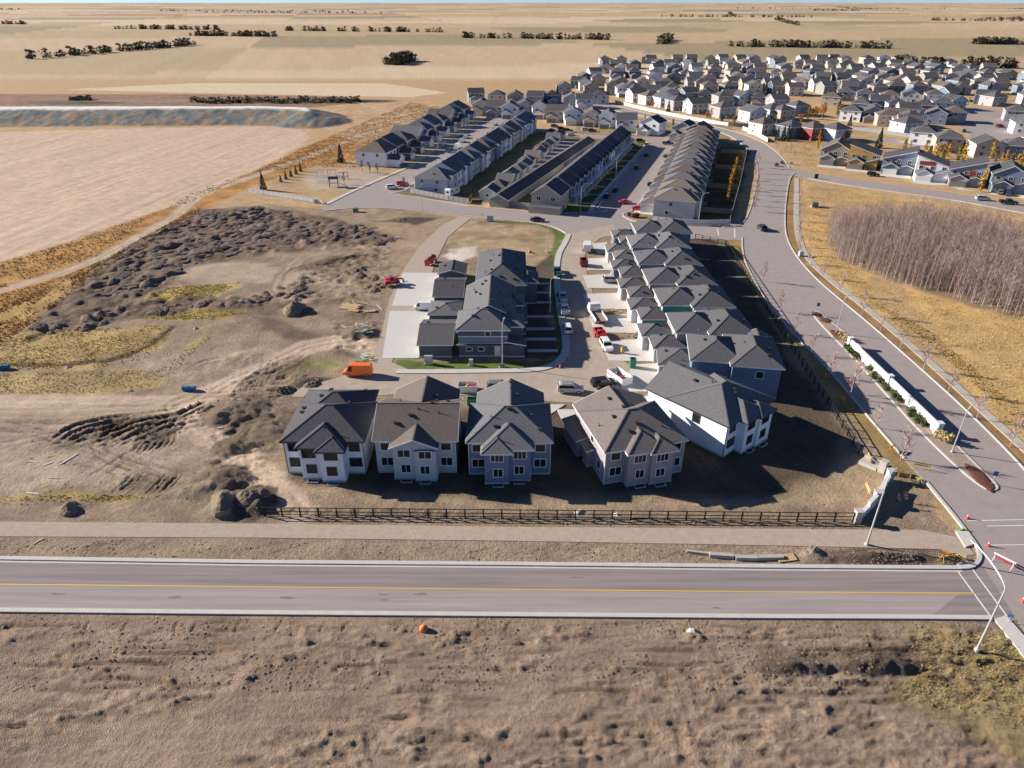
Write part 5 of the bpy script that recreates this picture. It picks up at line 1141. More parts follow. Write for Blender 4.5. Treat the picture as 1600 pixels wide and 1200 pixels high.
def panel_fence(label, pts, m, h=1.8, step=2.4, name='panel_fence', pm=None, group=None, slats=False):
    t = thing(name, label, 'fence', (pts[0][0],pts[0][1],0), 0, group); o = Vector(pts[0])
    for k in range(len(pts)-1):
        d = Vector(pts[k+1])-Vector(pts[k]); n = max(1, round(d.length/step)); a = math.atan2(d.y,d.x); L = d.length/n
        def f():
            b = MB(); b.box(.07,L-.07,-.03,.03,.06,h-.1); b.box(.05,L-.05,-.05,.05,h-.1,h-.02); return b.mesh('fence_panel', m)
        pmsh = cached(('fp',round(L,2),h,m.name), f)
        for i in range(n):
            q = Vector(pts[k])+d*i/n-o; ob('fence_panel', pmsh, t, (q.x,q.y,0), a); ob('post', post_mesh(h,.14,pm or m,m.name+str(h)), t, (q.x,q.y,0), a)
    q = Vector(pts[-1])-o; ob('post', post_mesh(h,.14,pm or m,m.name+str(h)), t, (q.x,q.y,0)); return t
panel_fence('pale slatted fence along the south edge of the park', PX((387,300),(420,305),(505,319)), WFW, 1.5)
panel_fence('blue-grey board fence round the corner of the pale grey house', [G(641,301), G(700,313), G(733,318)], WFG, 1.7)
panel_fence('brown end section of the corner board fence by the back lane', [G(733,317.5), G(737,311)], WFB, 1.7)
panel_fence('blue-grey board fence in front of the tan gabled house', [G(781,320), G(830,326), G(881,329)], WFG, 1.7)
panel_fence('white board fence along the south end of the boulevard row', [G(1016,346), G(1060,351), G(1102,353), G(1140,352)], WFW, 1.8)
panel_fence('grey fence between the gardens of the boulevard row and the bend', [N(68.2,7), N(69,60), N(69.2,135)], WFG, 1.8)
for i in range(10): panel_fence(f'{cyc(("brown","rust brown"),i)} garden fence {("nearest" if i == 0 else nth(i)+" in line from")} the white board fence', [N(58,18+i*11.7), N(68,18+i*11.7)], WFB if i % 3 else WF, 1.7, group='garden fences of the boulevard row')
panel_fence('long white fence curving along the outside of the boulevard', chaikin(PX((961,161),(1000,171),(1060,184),(1110,193),(1138,197)),1), WFW, 1.9)
panel_fence('grey fence continuing the long white fence behind the houses', PX((1138,197),(1172,199)), WFG, 1.9)
panel_fence('white fence along the boulevard bend below the cream house', PX((1160,203),(1178,210),(1199,222)), WFW, 1.9)
panel_fence('weathered fence along the far road behind the two-storey houses', PX((1312,201),(1370,208),(1440,217)), WFG, 1.8)
panel_fence('white panel fence beside the pale blue house on the green', PX((1306,212),(1318,220)), WFW, 1.8)
# white wall on the median
WM = mat('white_masonry', (.72,.71,.69), rough=.7, var=.05, scale=2); CAPM = mat('wall_coping', (.6,.6,.59), rough=.7, var=.06)
p0, p1 = Vector(G(1326,543)), Vector(G(1463,679)); d = p1-p0; a = math.atan2(d.y,d.x); t = thing('median_wall', 'long white masonry wall with piers standing on the boulevard median', 'wall', (p0.x,p0.y,.1), a)
L = d.length
for i in range(3):
    b = MB(); b.box(-.42,.42,-.42,.42,-.1,2.05); o = ob('pier', b.mesh('pier', WM), t, (L*i/2,0,0)); b = MB(); b.box(-.5,.5,-.5,.5,2.05,2.2); ob('coping', b.mesh('coping', CAPM), o)
for i in range(2):
    n = 7; w_ = (L/2-.84)/n
    for j in range(n):
        b = MB(); b.box(0,w_-.03,-.14,.14,-.1,1.7); b.box(-.005,w_-.035,-.19,.19,1.7,1.8); ob('wall_panel', cached(('wp',i), lambda: b.mesh('wall_panel', WM)), t, (L*i/2+.43+j*w_,0,0))
# entrance wall at the corner, unfinished stone piers
STONE = mat('pale_stone', (.42,.395,.37), rough=.85, var=.25, scale=4, bump=.03, bscale=6)
pts_ = PX((1338,815),(1354,800),(1368,786),(1380,764),(1388,751)); t = thing('entrance_wall', 'curved white entrance wall with stone piers beside the corner light pole', 'wall', (pts_[0][0],pts_[0][1],0))
o0 = Vector(pts_[0])
for i in range(4):
    q0 = Vector(pts_[i])-o0; q1 = Vector(pts_[i+1])-o0; b = MB(); hh = (1.0,1.6,1.6,1.1)[i]
    dq = (q1-q0); aa = math.atan2(dq.y,dq.x); b.obox((q0.x+q1.x)/2,(q0.y+q1.y)/2,-.3,hh,dq.length,.4,aa); ob('wall_panel', b.mesh('wall_panel', WM), t)
    b = MB(); b.obox((q0.x+q1.x)/2,(q0.y+q1.y)/2,hh,hh+.1,dq.length,.52,aa); ob('coping', b.mesh('coping', CAPM), t)
for i in (0,2,4):
    q = Vector(pts_[i])-o0; b = MB(); b.box(q.x-.42,q.x+.42,q.y-.42,q.y+.42,-.3,1.8+.1*(i == 2)); b.box(q.x-.5,q.x+.5,q.y-.5,q.y+.5,1.8+.1*(i == 2),1.92+.1*(i == 2)); ob('pier', b.mesh('pier', STONE), t)
x, y = G(1358,727); t = thing('stone_pier_base', 'unfinished white stone pier and low blocks at the end of the boulevard fence', 'pier', (x,y,0), R(-50))
for j, (bx, by, sx, sy, hh) in enumerate(((0,0,2.6,1.4,.45),(1.9,-.1,1.0,1.0,1.9),(-.2,1.2,2.2,.5,.7))):
    b = MB(); b.box(bx-sx/2,bx+sx/2,by-sy/2,by+sy/2,-.3,hh); ob('stone_block', b.mesh('stone_block', STONE), t)

# ------------------------------------------------------------------ street lights
def street_light(label, px, py, h=8.6, arm=(2.2,0), bend=True, r=.09, group='street lights', m=GALV):
    x, y = G(px,py); t = thing('street_light', label, 'street light', (x,y,ground_z(x,y) if ground_z(x,y) > 0 else 0), 0, group)
    b = MB(); b.tube((0,0,-.2),(0,0,h),r,r*.6,8); ob('pole', b.mesh('pole', m), t)
    b = MB(); b.tube((0,0,0),(0,0,.35),r*2,r*1.7,8); ob('base', b.mesh('base', CONC), t)
    b = MB(); A = Vector((arm[0],arm[1],0)); prev = Vector((0,0,h-.02))
    K = 8
    for i in range(1,K+1):
        f = i/K; q = A*(1-math.cos(f*math.pi/2) if bend else f) + Vector((0,0,h + (1.5*math.sin(f*math.pi/2) if bend else .25*f))); b.tube(prev,q,r*.55,r*.5,6); prev = q
    ob('arm', b.mesh('arm', m), t)
    b = MB(); dd = A.normalized(); nn = Vector((-dd.y,dd.x,0)); q = prev
    secs = [[q+dd*s-nn*w_+Vector((0,0,-.06)), q+dd*s+nn*w_+Vector((0,0,-.06)), q+dd*s+nn*w_*.7+Vector((0,0,.08)), q+dd*s-nn*w_*.7+Vector((0,0,.08))] for s, w_ in ((-.1,.07),(.1,.15),(.5,.15),(.65,.06))]
    b.loft(secs); ob('luminaire', b.mesh('luminaire', m), t); return t
street_light('tall galvanised light pole beside the curved entrance wall at the corner', 1354,851, 9.6, (.8,.6), r=.13)
street_light('tall light pole in the foreground grass with its long arm over the crossing', 1526,1016, 8.6, (-.4,5.2), r=.13)
street_light('light pole near the near end of the white median wall', 1487,707, 7.2, (2.0,.6), r=.1)
street_light('light pole at the far end of the white median wall', 1306,521, 7.2, (1.8,.6), r=.1)
street_light('slim light pole beside the concrete walk west of the aspen grove', 1266,414, 7.4, (-1.6,0), r=.09)
street_light('white light pole in front of the dark blue terrace house', 785,573, 7.6, (.3,1.5), r=.1)
street_light('light pole on the lawn between the terrace houses and the dirt street', 859,488, 7.2, (2.4,.2), r=.1)
street_light('light pole at the green corner of the vacant lot', 855,394, 6.8, (2.2,.4), r=.1)
street_light('light pole on the corner of the cross street beside the shaded lawns', 907,331, 7.6, (2.6,.2), r=.12)
street_light('light pole halfway along the shaded lawns of the crescent street', 962,280, 7.6, (2.6,.2), r=.12)
street_light('thin pole in front of the pale grey corner house fence', 660,329, 7.0, (.3,1.4), r=.09)
street_light('light pole among the driveways of the park street', 684,233, 7.5, (-2,0), r=.1)
street_light('light pole farther along the park street driveways', 728,205, 7.5, (-2,0), r=.1)
street_light('light pole by the white corner fence of the boulevard row', 1091,349, 7.8, (1.4,0), r=.1)
street_light('thin light pole by the far white fence', 1117,196, 8, (1.5,-.5), r=.1)
street_light('second thin light pole by the far white fence', 1112,197, 8, (-1.5,-.5), r=.1)
street_light('light pole beside the boulevard at the dark slate house', 1209,212, 7.5, (-1.5,-.5), r=.1)

# ------------------------------------------------------------------ vehicles
P_ = {'white': paint('paint_white',(.72,.73,.74)), 'silver': paint('paint_silver',(.45,.46,.48)), 'black': paint('paint_black',(.012,.013,.015),.2), 'red': paint('paint_red',(.5,.02,.03)), 'orange': paint('paint_orange',(.85,.16,.015)),
      'blue': paint('paint_blue',(.03,.08,.25)), 'navy': paint('paint_navy',(.02,.025,.06)), 'teal': paint('paint_teal',(.02,.1,.12)), 'dark green': paint('paint_dark_green',(.02,.04,.035)), 'pale teal': paint('paint_pale_teal',(.45,.6,.62)), 'dark red': paint('paint_dark_red',(.2,.02,.02)),
      'grey': paint('paint_grey',(.16,.165,.17)), 'dark grey': paint('paint_dark_grey',(.05,.052,.055)), 'green': paint('paint_green',(.02,.22,.13)), 'tan': paint('paint_tan',(.4,.33,.24))}
LAMP = mat('headlight_lens', (.6,.6,.58), rough=.15, var=.05); TAIL = mat('tail_light_lens', (.3,.01,.01), rough=.2, var=.05)
def wheel_meshes(r, wd):
    def f():
        b = MB(); b.tube((0,-wd/2,0),(0,wd/2,0),r,r,14); c = MB(); c.tube((0,-wd/2-.01,0),(0,wd/2+.01,0),r*.62,r*.62,10); return b.mesh('tyre', RUBBER), c.mesh('rim', CHROME)
    return cached(('wheel',r,wd), f)
SHAPES = {  # lower body stations (x, z bottom, z belt, half width) then cabin (x bottom, x top) pairs
 'suv': dict(L=4.7, W=.93, body=[(-2.35,.55,.95,.8),(-2.2,.35,1.08,.91),(-1.2,.3,1.1,.93),(.9,.3,1.08,.93),(1.9,.32,1.0,.9),(2.3,.4,.85,.78)], cab=[(-2.25,-1.95),(1.15,.45)], top=1.72, belt=1.08, wb=(-1.4,1.4), wr=.36),
 'car': dict(L=4.5, W=.88, body=[(-2.25,.5,.8,.76),(-2.1,.3,.95,.86),(-1,.25,.93,.88),(.9,.25,.92,.88),(1.85,.28,.82,.84),(2.25,.36,.68,.7)], cab=[(-1.75,-1.05),(1.1,.25)], top=1.42, belt=.92, wb=(-1.35,1.35), wr=.32),
 'pickup': dict(L=5.6, W=.97, body=[(-2.8,.6,1.05,.93),(-2.7,.45,1.1,.96),(-.9,.42,1.1,.97),(1.0,.42,1.12,.97),(2.4,.42,1.08,.94),(2.8,.5,.95,.84)], cab=[(-.95,-.75),(1.25,.6)], top=1.85, belt=1.1, wb=(-1.75,1.75), wr=.4),
 'van': dict(L=5.8, W=1.0, body=[(-2.9,.45,1.25,.94),(-2.85,.4,1.3,1.0),(0,.38,1.3,1.0),(1.5,.38,1.3,1.0),(2.3,.4,1.15,.95),(2.85,.5,.95,.82)], cab=[(-2.88,-2.8),(2.15,1.45)], top=2.5, belt=1.3, wb=(-1.8,1.8), wr=.36)}
def vehicle(kind, nm, label, cat, px, py, deg, col, xy=None, group=None, rack=False, s=1.0, z=0.012):
    S = SHAPES[kind]; pm = P_[col]
    x, y = xy or G(px,py); t = thing(nm, label, cat, (x,y,z), R(deg), group); t.scale = (s,s,s)
    def f():
        b = MB(); secs = [[(q,-w_*.92,zb),(q,-w_,(zb+zt)*.5),(q,-w_*.96,zt),(q,w_*.96,zt),(q,w_,(zb+zt)*.5),(q,w_*.92,zb)] for q, zb, zt, w_ in S['body']]; b.loft(secs)
        (xb,xt),(fb,ft) = S['cab']; W = S['W']; zb, zt = S['belt']-.01, S['top']
        b.add([(xb,-W*.93,zb),(fb,-W*.93,zb),(fb,W*.93,zb),(xb,W*.93,zb),(xt,-W*.78,zt-.06),(ft,-W*.78,zt-.06),(ft,W*.78,zt-.06),(xt,W*.78,zt-.06),(xt+.1,-W*.6,zt),(ft-.15,-W*.6,zt),(ft-.15,W*.6,zt),(xt+.1,W*.6,zt)],
              [(0,1,5,4),(1,2,6,5),(2,3,7,6),(3,0,4,7),(4,5,9,8),(5,6,10,9),(6,7,11,10),(7,4,8,11),(8,9,10,11)])
        if kind == 'pickup': 
            for yy in (-.93,.86): b.box(-2.75,-.97,yy,yy+.07,1.08,1.3)
            b.box(-2.79,-2.72,-.86,.86,1.08,1.3)
        return b.mesh('body', pm)
    ob('body', cached(('veh',kind,col), f), t)
    def g():
        (xb,xt),(fb,ft) = S['cab']; W = S['W']; zb, zt = S['belt']+.03, S['top']-.12; out = []
        def at(k, ins):   # point on cabin side plane, k=0 belt 1 top
            return W*.93+(W*.78-W*.93)*k + ins
        if kind == 'van': xs0, xs1 = 1.0, 1.95
        else: xs0, xs1 = xb+.22, fb-.2
        k1 = .86
        for sg in (-1,1):
            b = MB(); xt0 = xt+.15 if kind != 'van' else 1.0; xt1 = ft-.12
            pts = [(xs0,sg*at(.05,.012),zb),(xs1,sg*at(.05,.012),zb),(xt1,sg*at(k1,.012),zt),(xt0,sg*at(k1,.012),zt)]
            ins = [(p[0],p[1]-sg*.03,p[2]) for p in pts]; b.add(pts+ins, [(0,1,2,3),(7,6,5,4),(0,4,5,1),(1,5,6,2),(2,6,7,3),(3,7,4,0)]); out.append(('side_window', b.mesh('side_window', GLASS)))
        b = MB(); e = .015
        A = [(fb+e-.02,-W*.82,zb+.02),(fb+e-.02,W*.82,zb+.02),(ft+e+.06*(fb-ft),W*.72,zt),(ft+e+.06*(fb-ft),-W*.72,zt)]; b.add(A+[(p[0]-.04,p[1],p[2]-.02) for p in A], [(0,1,2,3),(7,6,5,4),(0,4,5,1),(1,5,6,2),(2,6,7,3),(3,7,4,0)]); out.append(('windscreen', b.mesh('windscreen', GLASS)))
        if kind != 'van':
            b = MB(); A = [(xb-e+.02,W*.8,zb+.02),(xb-e+.02,-W*.8,zb+.02),(xt-e-.08*(xt-xb),-W*.7,zt),(xt-e-.08*(xt-xb),W*.7,zt)]; b.add(A+[(p[0]+.04,p[1],p[2]-.02) for p in A], [(0,1,2,3),(7,6,5,4),(0,4,5,1),(1,5,6,2),(2,6,7,3),(3,7,4,0)]); out.append(('rear_window', b.mesh('rear_window', GLASS)))
        bx = S['body']
        for sg in (-1,1):
            b = MB(); b.box(bx[-1][0]-.12,bx[-1][0]+.02,sg*.58-.16,sg*.58+.16,bx[-1][2]-.2,bx[-1][2]-.05); out.append(('headlight', b.mesh('headlight', LAMP)))
            b = MB(); b.box(bx[0][0]-.02,bx[0][0]+.1,sg*.66-.1,sg*.66+.1,bx[0][2]-.25,bx[0][2]-.02); out.append(('tail_light', b.mesh('tail_light', TAIL)))
        return out
    for n_, me in cached(('vehparts',kind), g): ob(n_, me, t)
    ty, rm = wheel_meshes(S['wr'], .22)
    for wx in S['wb']:
        for sg in (-1,1): o = ob('wheel', ty, t, (wx,sg*(S['W']-.1),S['wr'])); ob('rim', rm, o)
    if rack:
        b = MB()
        for yy in (-.55,.55): b.box(-1.7,.4,yy-.03,yy+.03,S['top']+.04,S['top']+.1)
        for i in range(6): b.box(-1.6+i*.38,-1.54+i*.38,-.65,.65,S['top']+.1,S['top']+.15)
        ob('roof_rack', b.mesh('roof_rack', CHROME), t)
    return t
V_ = vehicle
V_('van','van','bright orange cargo van parked on the dirt at the end of the street','van',560,586,180,'orange',s=.92)
V_('suv','parked_car','dusty silver-green car parked behind the blue-grey duplex','car',781,609,0,'grey')
V_('suv','parked_car','silver estate car with a full roof rack beside the cul-de-sac','car',891,612,-3,'silver',rack=True)
V_('suv','parked_car','black SUV parked beside the open white bin','car',943,603,14,'black')
V_('suv','parked_car','white SUV parked at the foot of the red trailer','car',947,544,-82,'white')
V_('suv','parked_car','silver SUV on the driveway of the taupe house','car',956,441,0,'silver')
V_('pickup','pickup_truck','pickup with red load in the shade of the terrace kerb','truck',878,468,96,'silver')
V_('pickup','pickup_truck','white pickup with equipment in its bed in the shaded kerb line','truck',881,487,94,'white',rack=True)
V_('suv','parked_car','pale SUV at the near end of the shaded kerb line','car',886,517,92,'white')
V_('pickup','pickup_truck','teal pickup at the kerb beside the end of the terrace lawn','truck',870,428,92,'teal')
V_('van','van','small white van parked next to the garage pads on the gravel lane','van',662,484,180,'white',s=.75,z=.062)
V_('car','parked_car','dark blue car on the cross street beside the vacant lot','car',840,346,-12,'navy')
V_('suv','moving_car','dark green jeep driving on the boulevard by the cross street','car',1190,359,92,'dark green')
V_('car','parked_car','bright red car half out of the shade on the crescent street','car',977,318,10,'red')
V_('car','parked_car','red car parked on the driveway by the corner flower bed','car',998,328,-8,'red')
V_('suv','parked_car','white SUV at the park street corner','car',613,295,20,'white')
V_('suv','parked_car','red SUV beside the dark red tree at the corner house','car',629,290,20,'red')
V_('car','parked_car','blue car on the drive of the white house by the playground','car',634,260,10,'blue')
for i, (px, py, dg, c, k, lb) in enumerate(((948,309,72,'black','suv','black SUV deep in the shade near the street corner'),(962,299,72,'navy','car','navy car next along the shaded kerb'),(995,264,72,'dark grey','suv','dark grey SUV in the middle of the crescent street shade'),(1010,244,72,'black','car','black car where the crescent shade ends'),(1011,228,72,'white','suv','pale SUV parked in sunlight at the crescent end'),
     (1021,292,5,'black','suv','black SUV on a drive of the boulevard row, by a yellow bush'),(1053,261,5,'white','car','white car on a drive of the boulevard row'),(1058,248,5,'navy','suv','navy SUV on a drive above the white car'),(1040,266,5,'dark red','car','rust-red car on a drive below the white car'),(1043,246,5,'teal','car','teal car on the drive by the navy SUV'),
     (722,222,70,'white','suv','white SUV in the park street driveways'),(728,216,70,'silver','car','silver car in the park street driveways'),(716,232,70,'white','van','white van on the park street'),(705,238,15,'blue','pickup','blue pickup on a park street drive'),(690,226,15,'white','car','white car against the row along the farm track'),
     (867,199,5,'blue','suv','blue SUV on the far crescent drives'),(878,203,5,'navy','suv','navy SUV on the far crescent drives'),(887,206,5,'black','pickup','black pickup on the far crescent drives'),(893,212,-5,'white','car','white car on the far crescent road'),(862,205,5,'dark red','car','dark red car on the far crescent drives'),(915,204,5,'white','suv','white SUV beside the beige garage on the far crescent'),(925,206,5,'dark grey','suv','dark grey SUV beside the white SUV on the far crescent'),
     (985,219,-10,'silver','car','silver car beside the white gabled house with black roof'),(1001,222,-10,'black','suv','black SUV beside the white gabled house with black roof'),(1044,226,-10,'black','pickup','black pickup before the second black-roofed white house'),(1064,231,70,'navy','suv','navy SUV on a drive at the top of the boulevard row'),(990,229,-10,'grey','car','grey car at the crescent end kerb'),(774,196,70,'silver','car','silver car at the top of the park street'),(771,203,70,'white','suv','white SUV near the top of the park street'),
     (1364,275,-25,'black','suv','black SUV between the ochre house and the blue-grey one'),(1535,313,-12,'pale teal','suv','pale teal SUV parked on the east street by the grove'),(1575,319,-12,'black','pickup','black pickup parked on the east street by the grove'),(1562,303,60,'grey','suv','grey SUV on the drive of the blue-grey gabled house'),(1574,305,60,'blue','car','blue car on the drive of the blue-grey gabled house'),
     (1562,199,5,'dark red','suv','dark red SUV on the far street curve'),(1572,180,5,'silver','car','silver car at the top of the far street'),(1506,206,60,'navy','car','navy car by the far street houses'),(1505,224,60,'blue','suv','blue SUV by the far street gable houses'),(1270,296,-15,'silver','car',''))):
    if lb: V_(k,'parked_car' if k in ('suv','car') else ('pickup_truck' if k == 'pickup' else 'van'),lb,'car' if k in ('suv','car') else ('truck' if k == 'pickup' else 'van'),px,py,dg,c)
# camper, flatbed truck, bins, trailers
def open_bin(label, px, py, deg, L, W, H, m, nm='open_bin', load=True, wheels=False):
    x, y = G(px,py); t = thing(nm, label, 'bin' if nm != 'trailer' else 'trailer', (x,y,.02), R(deg)); z0 = .45 if wheels else .08
    b = MB(); b.box(-L/2,L/2,-W/2,W/2,z0,z0+.12); ob('floor', b.mesh('floor', m), t)
    for nm_, bx in (('side_panel',(-L/2,L/2,-W/2,-W/2+.07)),('side_panel',(-L/2,L/2,W/2-.07,W/2)),('end_panel',(-L/2,-L/2+.07,-W/2+.07,W/2-.07)),('end_panel',(L/2-.07,L/2,-W/2+.07,W/2-.07))):
        b = MB(); b.box(*bx, z0+.12, H); ob(nm_, b.mesh(nm_, m), t)
    b = MB()
    for i in range(5):
        for sg in (-1,1): q = -L/2+.2+i*(L-.4)/4; b.box(q-.05,q+.05,sg*(W/2+.03)-.03,sg*(W/2+.03)+.03,z0,H-.05)
    ob('rib', b.mesh('rib', m), t)['kind'] = 'stuff'
    if load:
        for i in range(7):
            b = MB(); b.obox(rnd.uniform(-L*.3,L*.3),rnd.uniform(-W*.25,W*.25),z0+.2+i*.1,z0+.32+i*.12,rnd.uniform(.6,1.6),rnd.uniform(.15,.5),rnd.uniform(0,3)); o = ob('scrap', b.mesh('scrap', (WOOD,P_['red'],P_['blue'],BLACKM,WOODW)[i % 5])); tag(o, ('pale','red','blue','black','brown','raw','bright red')[i]+' scrap lying in the '+label.split(' bin')[0].split(' trailer')[0]+(' trailer' if 'trailer' in label else ' bin'), 'scrap'); o.location = (x,y,.02); o.rotation_euler = (0,0,R(deg))
    if wheels:
        ty, rm = wheel_meshes(.34,.22)
        for sg in (-1,1): o = ob('wheel', ty, t, (-.3,sg*(W/2+.16),.34)); ob('rim', rm, o)
        b = MB(); b.beam((L/2,0,.5),(L/2+1.2,0,.45),.1,.1); ob('drawbar', b.mesh('drawbar', m), t)
    return t
open_bin('open white bin full of scrap beside the black SUV', 968,594, -62, 4.6,2.3,1.5, P_['white'])
open_bin('open white bin with red and blue scrap behind the light grey duplex', 731,610, 0, 3.4,2.0,1.3, P_['white'])
open_bin('small green bin between the grey and blue-grey duplexes', 739,632, 0, 1.9,1.2,1.2, P_['green'], load=False)
open_bin('dark red container standing on the dirt street kerb', 912,415, 95, 2.6,1.7,1.8, P_['dark red'], load=False)
open_bin('red trailer loaded with timber behind the flatbed truck', 937,525, 100, 3.4,1.9,1.25, P_['red'], nm='trailer', wheels=True)
open_bin('green upright bin beside the open driveway', 988,574, 0, 1.1,1.0,1.9, P_['green'], load=False)
x, y = G(932,497); t = thing('flatbed_truck', 'white flatbed truck with a dusty empty deck parked on the dirt street', 'truck', (x,y,.02), R(99))
for nm_, bx, m_ in (('chassis',(-3.9,3.4,-.5,.5,.55,.8),BLACKM),('deck',(-4.0,1.5,-1.2,1.2,.8,1.0),WOODW),('headboard',(1.4,1.5,-1.2,1.2,1.0,2.2),P_['white']),('side_board',(-4.0,1.4,-1.25,-1.2,.8,1.5),P_['white']),('side_board',(-4.0,1.4,1.2,1.25,.8,1.5),P_['white'])):
    b = MB(); b.box(*bx); ob(nm_, b.mesh(nm_, m_), t)
b = MB(); b.loft([[(q,-w_,.55),(q,-w_,zt),(q,w_,zt),(q,w_,.55)] for q, zt, w_ in ((1.65,2.6,1.15),(2.9,2.6,1.15),(3.3,1.7,1.15),(4.2,1.5,1.05),(4.3,1.2,1.0))]); ob('cab', b.mesh('cab', P_['white']), t)
b = MB(); b.add([(2.93,-1.0,2.5),(2.93,1.0,2.5),(3.31,1.0,1.74),(3.31,-1.0,1.74),(2.9,-1.0,2.45),(2.9,1.0,2.45),(3.26,1.0,1.7),(3.26,-1.0,1.7)],[(3,2,1,0),(4,5,6,7)]); ob('windscreen', b.mesh('windscreen', GLASS), t)
ty, rm = wheel_meshes(.48,.3)
for wx in (-2.6,3.0):
    for sg in (-1,1): o = ob('wheel', ty, t, (wx,sg*1.0,.48)); ob('rim', rm, o)
x, y = G(707,305); t = thing('camper_trailer', 'white camper trailer behind the corner board fence', 'trailer', (x,y,0), R(60))
b = MB(); b.loft([[(q,-1.15,zb),(q,-1.15,zt),(q,1.15,zt),(q,1.15,zb)] for q, zb, zt in ((-3,.6,2.4),(-2.8,.5,2.8),(2.4,.5,2.8),(3,.9,2.1))]); ob('body', b.mesh('body', P_['white']), t)
for q in (-1.6,1.2):
    b = MB(); b.box(q-.5,q+.5,-1.17,-1.152,1.6,2.1); ob('window', b.mesh('window', GLASS), t)
b = MB(); b.box(-3.03,-2.95,-.5,.5,1.4,2.0); ob('window', b.mesh('window', GLASS), t)
for sg in (-1,1): o = ob('wheel', wheel_meshes(.36,.22)[0], t, (0,sg*1.05,.36)); ob('rim', wheel_meshes(.36,.22)[1], o)
x, y = G(917,392); t = thing('cargo_trailer', 'white enclosed cargo trailer at the top of the dirt street', 'trailer', (x,y,.02), R(85))
b = MB(); b.loft([[(q,-1,.5),(q,-1,zt),(q,1,zt),(q,1,.5)] for q, zt in ((-2.2,2.3),(1.8,2.3),(2.4,1.9))]); ob('body', b.mesh('body', P_['white']), t)
for sg in (-1,1): o = ob('wheel', wheel_meshes(.36,.22)[0], t, (-.3,sg*1.1,.36)); ob('rim', wheel_meshes(.36,.22)[1], o)
# red telehandler and fuel tanks
x, y = G(614,446); t = thing('telehandler', 'red telehandler with black tyres on the gravel lane verge', 'machine', (x,y,.02), R(20))
b = MB(); b.loft([[(q,-.7,.6),(q,-.75,zt),(q,.75,zt),(q,.7,.6)] for q, zt in ((-1.9,1.3),(-1.2,1.6),(.8,1.4),(1.6,1.1))]); ob('body', b.mesh('body', P_['red']), t)
b = MB(); b.loft([[(q,-.7,1.2),(q,-.62,zt),(q,.05,zt),(q,.05,1.2)] for q, zt in ((-.8,2.3),(.3,2.3),(.7,1.3))]); o = ob('cab', b.mesh('cab', P_['red']), t)
b = MB(); b.box(-.7,.25,-.72,-.705,1.5,2.15); ob('cab_window', b.mesh('cab_window', GLASS), o)
b = MB(); b.beam((-1.6,.35,1.7),(2.6,.35,1.3),.28,.32); ob('boom', b.mesh('boom', P_['red']), t); b = MB(); b.box(2.5,2.7,-.6,.7,.5,1.3); b.beam((2.7,-.3,.55),(3.7,-.3,.5),.12,.08); b.beam((2.7,.4,.55),(3.7,.4,.5),.12,.08); ob('fork', b.mesh('fork', BLACKM), t)
ty, rm = wheel_meshes(.55,.4)
for wx in (-1.25,1.2):
    for sg in (-1,1): o = ob('wheel', ty, t, (wx,sg*.85,.55)); ob('rim', rm, o)
for px, py, lb in ((670,414,'red fuel tank on a skid, the lower of the pair at the lane bend'),(676,409,'red fuel tank on a skid, the upper of the pair at the lane bend')):
    x, y = G(px,py); t = thing('fuel_tank', lb, 'tank', (x,y,0), R(70)); b = MB(); b.tube((-1.0,0,1.05),(1.0,0,1.05),.75,.75,14); ob('tank', b.mesh('tank', P_['red']), t)
    b = MB(); b.box(-.95,-.75,-.7,.7,-.2,.6); b.box(.75,.95,-.7,.7,-.2,.6); ob('skid', b.mesh('skid', P_['red']), t); b = MB(); b.tube((0,0,1.75),(0,0,2.05),.2,.2,8); ob('filler_cap', b.mesh('filler_cap', BLACKM), t)

# ------------------------------------------------------------------ site clutter and street furniture
x, y = G(547,484); t = thing('timber_stack', 'stack of raw roof timber on bearers beside the brown mound', 'timber', (x,y,ground_z(x,y)), R(-8))
for i in range(14):
    b = MB(); yy = -1.4+(i % 7)*.42; zz = .1+(i//7)*.16; L_ = 4.6-(i % 3)*.5; b.box(-L_/2,L_/2,yy,yy+.34,zz,zz+.12); ob('plank', b.mesh('plank', WOOD), t)
x, y = G(556,477); t = thing('roof_truss', 'pale timber roof frame lying across the timber stack', 'timber', (x,y,ground_z(x,y)+.5), R(4))
for p, q in (((-3,-1.2,0),(3,-1,0)),((-3,-1.2,0),(-1,1.5,.2)),((-1,1.5,.2),(3,-1,0)),((-1,1.5,.2),(0,-1.1,0)),((-2,0,.1),(-1,-1.15,0)),((1,.3,.1),(0,-1.1,0)),((-2.4,1.4,.1),(2.6,1.2,.1))):
    b = MB(); b.beam(p,q,.14,.14); ob('timber', b.mesh('timber', WOOD), t)
for (px, py, rz, lb) in ((553,490,-8,'wooden pallet in front of the timber stack'),(578,488,10,'wooden pallet beside the leaning white boards'),(1228,872,10,'weathered pallet at the end of the concrete beams')):
    x, y = G(px,py); t = thing('pallet', lb, 'pallet', (x,y,ground_z(x,y)+.02), R(rz))
    for i in range(8): b = MB(); b.box(-1.2+i*.31,-.98+i*.31,-.6,.6,.12,.15); ob('slat', cached(('ps',i), lambda: b.mesh('slat', WOOD)), t)
    for yy in (-.55,0,.5): b = MB(); b.box(-1.2,1.2,yy,yy+.08,0,.119); ob('bearer', cached(('pb',yy), lambda: b.mesh('bearer', WOODW)), t)
def beams(px, py, deg, L, W, H, lb, nm='concrete_beam', m=CONCD, cat='beam'):
    x, y = G(px,py); b = MB(); b.loft([[(q,-W/2,0),(q,-W/2+.06,H),(q,W/2-.06,H),(q,W/2,0)] for q in (-L/2,L/2)]); o = ob(nm, b.mesh(nm, m), None, (x,y,ground_z(x,y)-.03), R(deg)); return tag(o, lb, cat)
